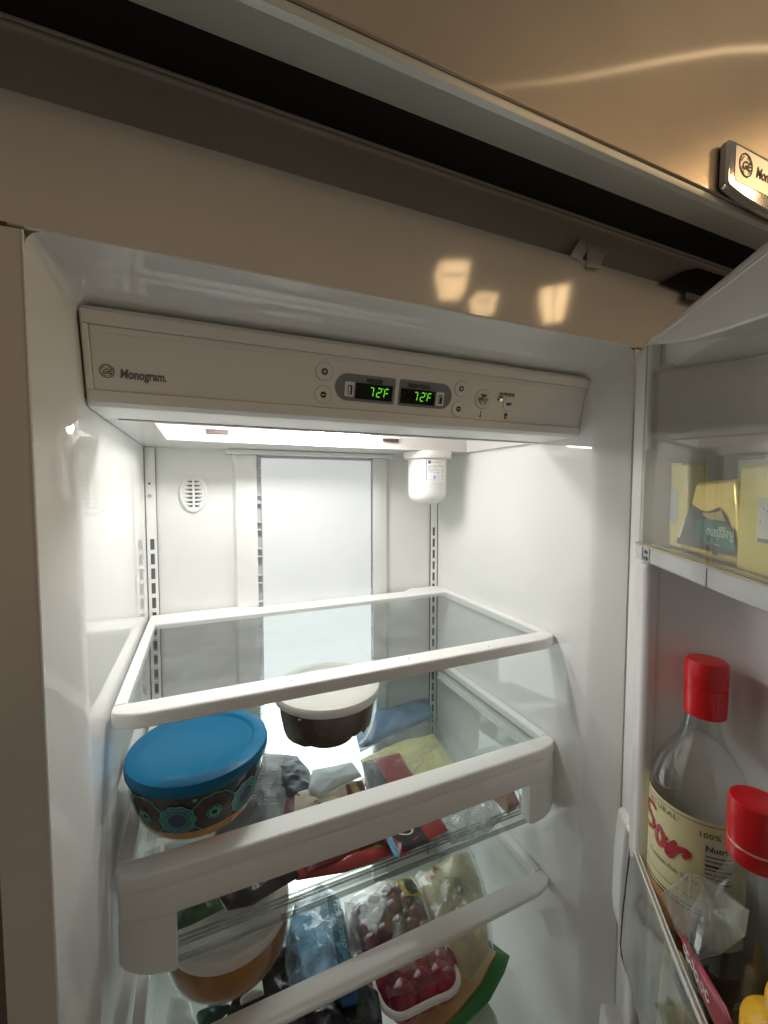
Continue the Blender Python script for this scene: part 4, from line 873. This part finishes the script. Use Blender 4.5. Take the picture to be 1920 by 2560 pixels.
obj('front_rim_glint', bow_strip(-.4116, -.4108, -.0052, -.0042, .0530, DW-.0530), mat('rim_highlight', (.90, .90, .86), .12, bump=None), bin1)
obj('panel_edge', MB().tube([DF(.0532, pbow(.0535)+o_, z_) for z_, o_ in PP[:-1]], .0009, 6), mat('edge_smoke', (.06, .05, .07), .2, bump=None), bin1)
BRW = mat('bracket_white', (.80, .80, .77), .28)
def end_cap(z, parent, s0=.0065, s1=.0525, dp=0., deep=.2):
    f2 = lambda a, b, c: DF(c, a, b)
    pr = [(-.052+dp, z+.002), (.012+dp, z+.0010), (.0185+dp, z-.0010), (.0205+dp, z-.0045), (.0235+dp, z-.06), (.0245+dp, z-.12), (.0225+dp, z-.145), (.0138+dp, z-.172), (.004+dp, z-deep), (-.052+dp, z-deep)]
    obj('end_bracket', MB().prism(pr[::-1], f2, s0, s0+.0295), BRW, parent, bevel=.003, seg=3)
    obj('end_rim', MB().prism([(.0095+dp, z-.0060), (.0203+dp, z-.0060), (.0203+dp, z-.0042), (.0185+dp, z-.0012), (.0120+dp, z+.0008), (.0095+dp, z+.0008)], f2, s0+.0290, s1), BRW, parent, bevel=.0015, seg=3)
end_cap(-.3985, bin1)
bin2 = thing('door_bin', 'lower door bin of which only a white end bracket shows at the bottom', 'door bin', DF(.3, -.01, -.84), GBIN)
end_cap(-.680, bin2, .0100, .056, dp=.015)
obj('front_panel', MB().quad(DF(.06, .034, -.85), DF(DW-.06, .034, -.85), DF(DW-.06, .034, -.688), DF(.06, .034, -.688)), MATS['bin_plastic'], bin2)

# ---- dairy contents
def dbox(s0, s1, p0, p1, z0, z1): return MB().box(s0, s1, p0, p1, z0, z1, DF)
t = thing('butter_box', 'yellow butter carton with a white label in the clear door compartment', 'butter carton', DF(.25, -.01, -.0372))
YB = mat('butter_yellow', (.80, .70, .17), .45, bump=(40, .25), vary=.08)
obj('carton', dbox(.2085, .31, -.035, .0048, -.0370, .0465), YB, t, bevel=.0025, seg=3)
lb_ = obj('label', dbox(.2335, .30, .0049, .0054, -.0125, .0215), LABW, t)
mb = MB(); rnd = random.Random(2)
for k in range(26):
    s_ = .2355+.06*rnd.random(); z = -.010+.028*rnd.random(); a = rnd.random()*3; l = .0018
    mb.add([DF(s_+l*math.cos(a+q)*w_, .0056, z+l*math.sin(a+q)*w_) for q, w_ in ((0, 1), (.5, .8), (3.1, .7), (3.5, .6))], [(0, 1, 2, 3)])
obj('label_specks', mb, INKG, lb_)
obj('label_bar', dbox(.2352, .30, .0055, .0058, -.0121, -.0090), mat('bar_brown', (.35, .25, .20), .5, bump=None), lb_)
t = thing('green_carton', 'pale green carton standing behind the yellow butter carton', 'carton', DF(.16, -.04, -.0372))
obj('carton', dbox(.1290, .26, -.050, -.0360, -.0370, .0575), mat('carton_sage', (.42, .48, .34), .5), t, bevel=.002)
t = thing('cheese_wedge', 'gold wrapped cheese wedge with an upside down green label between the cartons', 'cheese', DF(.15, -.01, -.0372))
GOLD = mat('wrap_gold', (.88, .68, .20), .26, .40, bump=(26, .5), vary=.12, vscale=14)
mb = MB()
ws = [(.1000, -.0365, .0010), (.2050, -.0365, .0010), (.2020, .0000, .0040), (.1960, .0370, -.0060), (.1300, .0350, -.0060), (.1190, .0050, .0000)]
mb.prism([(a, b) for a, b, c in ws], lambda a, b, c: DF(a, c, b), -.034, .0)
ch = obj('wrapped_cheese', mb, GOLD, t, bevel=.004, seg=3)
CF = lambda a, b, c=0.: DF(a, .0006+c, b)
def cpatch(name, pts, M, lift): return obj(name, MB().add([CF(a, b, lift) for a, b in pts], [tuple(range(len(pts)))]), M, ch)
arc = [(.127+.0325*u+.0*u, .0122-.0050*math.sin(math.pi*u)) for u in np.linspace(0, 1, 7)]
cpatch('label_dark', [(.0985, -.0300), (.100, -.0250), (.1245, .0115)]+[(.127+.047*u, .0118-.0050*math.sin(math.pi*u)) for u in np.linspace(0, 1, 9)]+[(.1860, .0030), (.2005, -.0200), (.2010, -.0290), (.15, -.0300)], mat('label_charcoal', (.055, .065, .065), .35, bump=None, vary=.25), .0004)
cpatch('label_gold', [(.1470, .0035)]+[(.148+.030*u, .0058+.0030*u-.0012*math.sin(math.pi*u)) for u in np.linspace(0, 1, 6)]+[(.1850, -.0000), (.1600, .0000)], mat('label_ochre', (.42, .36, .13), .4, bump=None), .0007)
cpatch('label_green', [(.136, -.0210), (.1375, -.0040)]+[(.140+.058*u, -.0030+.0045*math.sin(math.pi*(.1+.9*u))-.004*u) for u in np.linspace(0, 1, 9)]+[(.2010, -.0200), (.2015, -.0245), (.17, -.0228)], mat('label_bottle_green', (.035, .16, .11), .35, bump=None, vary=.1), .0010)
text('Reggiano', .0138, None, mat('print_mint', (.45, .62, .52), .4, bump=None), ch, 'lettering', warp=lambda x, y, z: CF(.1995-x, -.0075-.0012*math.sin(x*60)-y, .0014), bold=.0002, sx=.84)
cpatch('label_crest', [(.166, -.0250), (.180, -.0250), (.1785, -.0300), (.172, -.0325), (.1665, -.030)], mat('label_charcoal', (.055, .065, .065), .35, bump=None), .0012)
obj('label_rule', MB().add([CF(a, b, .0014) for a, b in ((.170, -.0222), (.180, -.0226), (.180, -.0220), (.170, -.0216))], [(0, 1, 2, 3)]), mat('print_mint', (.45, .62, .52), .4, bump=None), ch)
cpatch('wrap_white', [(.1000, -.0240), (.1060, -.0235), (.1160, -.0040), (.1120, -.0060)], LABW, .0008)
t = thing('cheese_stick', 'narrow pale yellow packet with a grey label at the left end of the door compartment', 'cheese packet', DF(.07, -.01, -.0372))
st = obj('packet', MB().prism([(.0430, -.0360), (.0935, -.0360), (.0900, .0535), (.0370, .0590), (.0365, .0570)], lambda a, b, c: DF(a+.018, c, b), -.022, -.003), mat('packet_yellow', (.76, .69, .28), .4, bump=(30, .3), vary=.1), t, bevel=.002)
obj('label', MB().add([DF(a+.018, -.0024, b) for a, b in ((.0480, -.0080), (.0720, -.0110), (.0720, .0270), (.0470, .0300))], [(0, 1, 2, 3)]), mat('label_greyblue', (.50, .54, .54), .4, bump=None), st)
obj('fold', MB().tube([DF(.0560, -.002, .0585), DF(.075, -.002, .0560), DF(.100, -.002, .0545)], .0014, 6), mat('fold_yellow', (.70, .62, .22), .3, bump=None), st)

# ---- bottles in the bin
REDC = mat('cap_red', (.52, .006, .010), .3, bump=(200, .05), vary=.08, sss=.05)
def dlathe(prof, s_, p, seg=48, tilt=0.):
    c = DF(s_, p, 0); return MB().lathe(prof, tuple(c), seg)
t = thing('bottle', 'tall clear bottle with a red cap and red handwriting on its cream label', 'bottle', DF(.0990, -.03, -.598))
SC, PC, KB = .0990, -.0300, 1.0407
def ZB(z): return .028+(z-.028)*KB if z > -.46 else z
def SCL(prof, k=KB): return [(r*k, ZB(z)) for r, z in prof]
bz = -.598
outer = [(.0001, bz), (.036, bz), (.0425, bz+.006), (.0435, bz+.014), (.0435, -.300), (.0430, -.288), (.0405, -.272), (.0350, -.256), (.0270, -.243), (.0200, -.231), (.0163, -.219), (.0150, -.207), (.0150, -.200)]
obj('glass_body', dlathe(SCL(outer), SC, PC, 64), BOTG, t, sharp=60)
obj('sauce', dlathe(SCL([(.0001, bz+.003), (.040, bz+.004), (.0418, bz+.012), (.0418, -.470), (.0001, -.470)]), SC, PC), mat('sauce_amber', (.20, .085, .02), .2, bump=None), t)
cs = dlathe(SCL([(.0148, -.2030), (.0178, -.2030), (.0182, -.2000), (.0185, -.1780), (.0180, -.1735), (.0176, -.1732), (.0176, -.1725), (.0184, -.1722), (.0186, -.1690), (.0184, -.1495), (.0172, -.1470), (.0150, -.1466), (.0001, -.1466)]), SC+.0045, PC, 48)
obj('cap', cs, REDC, t, sharp=40)
bc = DF(SC, PC, 0)
bang = math.atan2(CAM[1]-bc[1], CAM[0]-bc[0])
def BL(x, z, lift=.0004): a = bang+x/.0435; r = .0435*KB+lift; return (bc[0]+r*math.cos(a), bc[1]+r*math.sin(a), ZB(z))
def bpatch(x0, x1, z0, z1, lift, n=24):
    vs = []
    for k in range(n+1):
        x = x0+(x1-x0)*k/n; vs += [BL(x, z0, lift), BL(x, z1, lift)]
    return MB().add(vs, [(2*k, 2*k+2, 2*k+3, 2*k+1) for k in range(n)])
CREAMP = mat('label_cream', (.68, .62, .36), .5, bump=(200, .05), vary=.06)
lab = obj('label', bpatch(-.110, .048, -.420, -.2925, .0004, 40), CREAMP, t)
obj('label_lines', bpatch(-.110, .048, -.2965, -.2957, .0007, 40).add(*(lambda m_: (m_.v, m_.f))(bpatch(-.110, .020, -.3745, -.3737, .0007, 40))), mat('line_olive', (.16, .13, .06), .5, bump=None), lab)
obj('label_orange', bpatch(-.066, .012, -.420, -.3900, .0007, 24), mat('label_apricot', (.50, .26, .09), .5, bump=None, vary=.15), lab)
obj('label_scroll', bpatch(-.060, .010, -.3890, -.3868, .0009, 24).add(*(lambda m_: (m_.v, m_.f))(bpatch(-.056, .006, -.3845, -.3832, .0009, 24))), INK, lab)
text('ALL NATURAL', .0080, None, mat('line_olive', (.16, .13, .06), .5, bump=None), lab, 'label_print', warp=lambda x, y, z: BL(-.074+x, -.3045+y, .0008), space=1.15)
text('100% N', .0078, None, INK, lab, 'label_print', warp=lambda x, y, z: BL(.0005+x, -.3085+y, .0008), space=1.1)
text('Premium Fish Sauce', .0062, None, INK, lab, 'label_print', warp=lambda x, y, z: BL(-.0480+x, -.3590+y, .0008))
obj('nutrition_panel', bpatch(.0060, .0300, -.3580, -.3120, .0008, 10), mat('panel_white', (.62, .60, .52), .5, bump=None), lab)
text('Nutrition', .0080, None, INK, lab, 'label_print', warp=lambda x, y, z: BL(.0066+x, -.3210+y, .0011), bold=.00015)
mb = MB()
for k in range(7): 
    q = bpatch(.0068, .0290-.004*(k % 3), -.3255-.0043*k-(.0011 if k != 2 else .002), -.3255-.0043*k, .0011, 6); mb.add(q.v, q.f)
obj('nutrition_lines', mb, INK, lab)
# handwriting: brush strokes on the label
def stroke(pts, wd): 
    mb = MB(); n = len(pts); vs = []
    for i, (x, z) in enumerate(pts):
        a = np.array(pts[min(i+1, n-1)])-np.array(pts[max(i-1, 0)]); a = a/np.linalg.norm(a); nx, nz = -a[1], a[0]; ww = wd*(.75+.5*math.sin(math.pi*(i+.5)/n))
        vs += [BL(x+nx*ww, z+nz*ww, .0013), BL(x-nx*ww, z-nz*ww, .0013)]
    return mb.add(vs, [(2*i, 2*i+2, 2*i+3, 2*i+1) for i in range(n-1)])
MARK = mat('marker_red', (.40, .03, .045), .4, bump=None, vary=.15)
def smooth(pts, k=6):
    P_ = [np.array(p, float) for p in pts]; out = []
    for i in range(len(P_)-1):
        p0, p1_, p2_, p3 = P_[max(i-1, 0)], P_[i], P_[i+1], P_[min(i+2, len(P_)-1)]
        for j in range(k):
            u = j/k; out.append(tuple(.5*((2*p1_)+(-p0+p2_)*u+(2*p0-5*p1_+4*p2_-p3)*u*u+(-p0+3*p1_-3*p2_+p3)*u**3)))
    out.append(tuple(P_[-1])); return out
obj('handwriting', stroke(smooth([(-.0395, -.3105), (-.0440, -.3075), (-.0530, -.3090), (-.0575, -.3140), (-.0560, -.3190), (-.0480, -.3215), (-.0430, -.3255), (-.0440, -.3320), (-.0520, -.3360), (-.0580, -.3340)]), .0019), MARK, lab)
obj('handwriting', stroke(smooth([(-.0330, -.3220), (-.0375, -.3290), (-.0380, -.3370), (-.0345, -.3425), (-.0300, -.3400), (-.0285, -.3340), (-.0300, -.3280), (-.0335, -.3262), (-.0300, -.3300), (-.0245, -.3297)]), .0020), MARK, lab)
obj('handwriting', stroke(smooth([(-.0165, -.3262), (-.0200, -.3310), (-.0245, -.3400), (-.0240, -.3450), (-.0205, -.3420), (-.0180, -.3360), (-.0140, -.3325), (-.0090, -.3298), (-.0060, -.3310), (-.0075, -.3350), (-.0105, -.3378)]), .0023), MARK, lab)
t = thing('sauce_bottle', 'clear bottle of dark sauce with a big red cap, in front of the labelled bottle', 'bottle', DF(.2020, -.022, -.598))
SJ, PJ, KB = .2020, -.0220, 1.0705
outer = [(.0001, bz), (.034, bz), (.0400, bz+.006), (.0410, bz+.014), (.0410, -.372), (.0400, -.352), (.0365, -.332), (.0300, -.312), (.0225, -.296), (.0175, -.284), (.0155, -.272), (.0150, -.262)]
obj('glass_body', dlathe(SCL(outer, KB), SJ, PJ, 64), BOTG, t, sharp=60)
obj('sauce', dlathe(SCL([(.0001, bz+.003), (.038, bz+.004), (.0392, bz+.012), (.0392, -.3925), (.0001, -.392)], KB), SJ, PJ), mat('soy_dark', (.014, .012, .006), .12, bump=(20, .2), vary=.6, vscale=30), t)
obj('cap', dlathe(SCL([(.0148, -.2665), (.0176, -.2665), (.0182, -.2640), (.0183, -.2540), (.0176, -.2532), (.0176, -.2522), (.0184, -.2515), (.0186, -.2475), (.0184, -.2215), (.0172, -.2178), (.0150, -.2172), (.0001, -.2172)], KB), SJ+.002, PJ, 48), REDC, t, sharp=40)
obj('cap_line', dlathe(SCL([(.0178, -.2537), (.0181, -.2532), (.0181, -.2522), (.0178, -.2517)], KB), SJ+.002, PJ, 48), mat('line_pink', (.62, .40, .34), .4, bump=None), t)
t = thing('mustard_bottle', 'bright yellow mustard cap poking up at the bottom right corner', 'mustard bottle', DF(.283, .004, -.598))
MY = mat('mustard_yellow', (.72, .40, .006), .35, bump=(100, .05), vary=.06, sss=.05)
obj('cap', dlathe([(.0225, -.420), (.0225, -.366), (.0215, -.3620), (.0180, -.3575), (.0125, -.3540), (.0098, -.3500), (.0092, -.3380), (.0085, -.3335), (.0060, -.3312), (.0001, -.3306)], .2690, -.004, 48), MY, t, sharp=40)
obj('squeeze_body', dlathe([(.0001, bz), (.026, bz+.002), (.028, bz+.01), (.028, -.44), (.0235, -.4215), (.0001, -.4215)], .2690, -.004, 40), MY, t, sharp=40)
# crumpled clear bag stuffed between the bottles and the bin front, red strip pack, yellow printed pack
f3 = frame(DF(0, .0080, 0), DD, (0, 0, 1))
def dplane(pts, p): 
    out = []
    for x, y in pts:
        q = (x-960)*RGT/FPX-(y-1280)*UPV/FPX+FWD; k = ((DH+p*DN-CAM)@DN)/(q@DN); P_ = CAM+k*q; out.append(((P_-DH)@DD, P_[2]))
    return out
def door_pouch(name, label, cat, px, p, puff, M, group=None, **k):
    fr_ = lambda a, b, c=0.: DF(a, p+c, b)
    P_ = Pouch(dplane(px, p), fr_, puff, **k); t_ = thing(name, label, cat, DF(P_.c[0], p, P_.c[1]-.05), group); P_.body = obj('wrapper', P_.mesh(), M, t_, sharp=120); P_.p = p
    return P_
GP = 'packets tucked into the door bin'
P = door_pouch('crumpled_bag', 'crumpled clear plastic bag between the two red capped bottles', 'plastic bag', [(1652, 2235), (1690, 2205), (1722, 2182), (1755, 2190), (1795, 2215), (1830, 2245), (1870, 2275), (1860, 2340), (1800, 2385), (1740, 2400), (1690, 2330)], .0130, .005, film('door_bag', (.90, .88, .84), .32, .03, bump=(24, .3), haze=.025, hazecol=(.66, .62, .56), patch=30), GP, amp=.35, freq=32, n=9, rings=16)
P = door_pouch('red_packet', 'red strip packet with white letters standing behind the bin front', 'packet', [(1697, 2330), (1712, 2345), (1815, 2520), (1830, 2560), (1800, 2590), (1760, 2500)], .0195, .0025, mat('strip_red', (.30, .03, .05), .35, bump=(40, .2), vary=.2), GP, amp=.1)
mb = MB()
for k, (x, y) in enumerate(((1712, 2372), (1720, 2392), (1730, 2412), (1741, 2440), (1754, 2466), (1767, 2490))):
    r = .0036
    c_ = dplane([(x, y)], .0235)[0]
    for u in range(14):
        t0, t1 = 2*math.pi*u/14, 2*math.pi*(u+1)/14
        if k != 3 and u in ((0, 1) if k % 2 else (5, 6, 12)): continue
        mb.add([DF(c_[0]+q*math.cos(t_), .0235, c_[1]+1.2*q*math.sin(t_)) for q, t_ in ((r, t0), (r, t1), (r*.55, t1), (r*.55, t0))], [(0, 1, 2, 3)])
obj('letters', mb, mat('print_white', (.75, .75, .72), .4, bump=None), P.body)
P = door_pouch('printed_packet', 'yellow and blue printed packet seen through the clear bin front', 'packet', [(1660, 2350), (1700, 2380), (1770, 2560), (1780, 2620), (1700, 2640), (1640, 2560), (1650, 2440)], .0185, .003, mat('packet_mottled', (.46, .40, .18), .4, bump=(40, .4), vary=.75, vscale=38), GP, amp=.2)
obj('blue_print', P.patch(dplane([(1690, 2400), (1712, 2430), (1735, 2500), (1720, 2520), (1700, 2460)], .0185), .001), mat('print_slate', (.12, .15, .20), .4, bump=None, vary=.4), P.body)

# ================================================================== kitchen lanterns behind the camera, mirrored in the painted header; an added tube and glow lantern follow
LGL = glow('lantern_glow', (1, .66, .33), LANTERN)
LFR = mat('lantern_frame', (.02, .015, .012), .5)
def lantern(label, px, k, wd, ht, taper, rot, rows=2, cols=2):
    P_ = at(px[0], px[1], 'y', -.001 if px[1] > 650 else -.0925); v = P_-CAM; v /= np.linalg.norm(v); c = P_+v*np.array([1, -1, 1])*k
    t_ = thing('lantern', label, 'lantern', (c[0], c[1], c[2]-ht/2), 'lit kitchen lanterns')
    ca, sa = math.cos(rot), math.sin(rot)
    def LF(x, y, z): return (c[0]+x*ca-y*sa, c[1]+x*sa+y*ca, c[2]+z)
    for q in range(4):
        g = q*math.pi/2; fx = lambda a, b, z, g=g: LF(a*math.cos(g)-b*math.sin(g), a*math.sin(g)+b*math.cos(g), z)
        for i in range(cols):
            for j in range(rows):
                z0, z1 = -ht/2+ht*j/rows+.008, -ht/2+ht*(j+1)/rows-.008
                h0, h1 = wd/2*(taper+(1-taper)*(z0/ht+.5)), wd/2*(taper+(1-taper)*(z1/ht+.5))
                a0, a1 = -1+2*i/cols+.08, -1+2*(i+1)/cols-.08
                obj('pane', MB().quad(fx(a0*h0, h0, z0), fx(a1*h0, h0, z0), fx(a1*h1, h1, z1), fx(a0*h1, h1, z1)), LGL, t_)
    obj('frame', MB().tube([LF(0, 0, ht/2), LF(0, 0, ht/2+.15)], .008).box(-wd/2, wd/2, -wd/2, wd/2, ht/2, ht/2+.012, LF), LFR, t_)
lantern('lit amber lantern mirrored leftmost in the painted header', (1130, 705), 2.0, .155, .150, .70, .35, 2, 1)
lantern('lit amber lantern mirrored lowest in the painted header, the middle one', (1208, 765), 2.25, .125, .110, .72, .15, 2, 2)
lantern('lit amber lantern mirrored rightmost in the painted header', (1385, 765), 2.0, .150, .150, .62, .75, 2, 2)

cs_ = []  # added glowing tube out of view, bent so its mirror image draws the line
for (x, y) in ((1180, 222), (1260, 216), (1350, 207), (1447, 194), (1560, 172), (1678, 148), (1805, 127), (1880, 121), (1960, 120)):
    P_ = at(x, y, 'y', -.0925); v = P_-CAM; v /= np.linalg.norm(v); cs_.append(P_+v*np.array([1, -1, 1])*2.3)
o = obj('mirror_tube', MB().tube(cs_, [.002, .004, .006, .0085, .0095, .0095, .009, .009, .009], 8), glow('mirror_tube_glow', (1, .70, .38), 7.5), loc=tuple(cs_[4]))
tag(o, 'added unseen glowing tube, shaped to mirror as a curved line in the brushed steel', 'glow tube')
lantern('added unseen lantern that spreads a warm glow over the steel beside the badge', (1775, 560), 1.7, .20, .20, .75, .9, 2, 2)  # extra lantern, added only for the warm glow on the steel
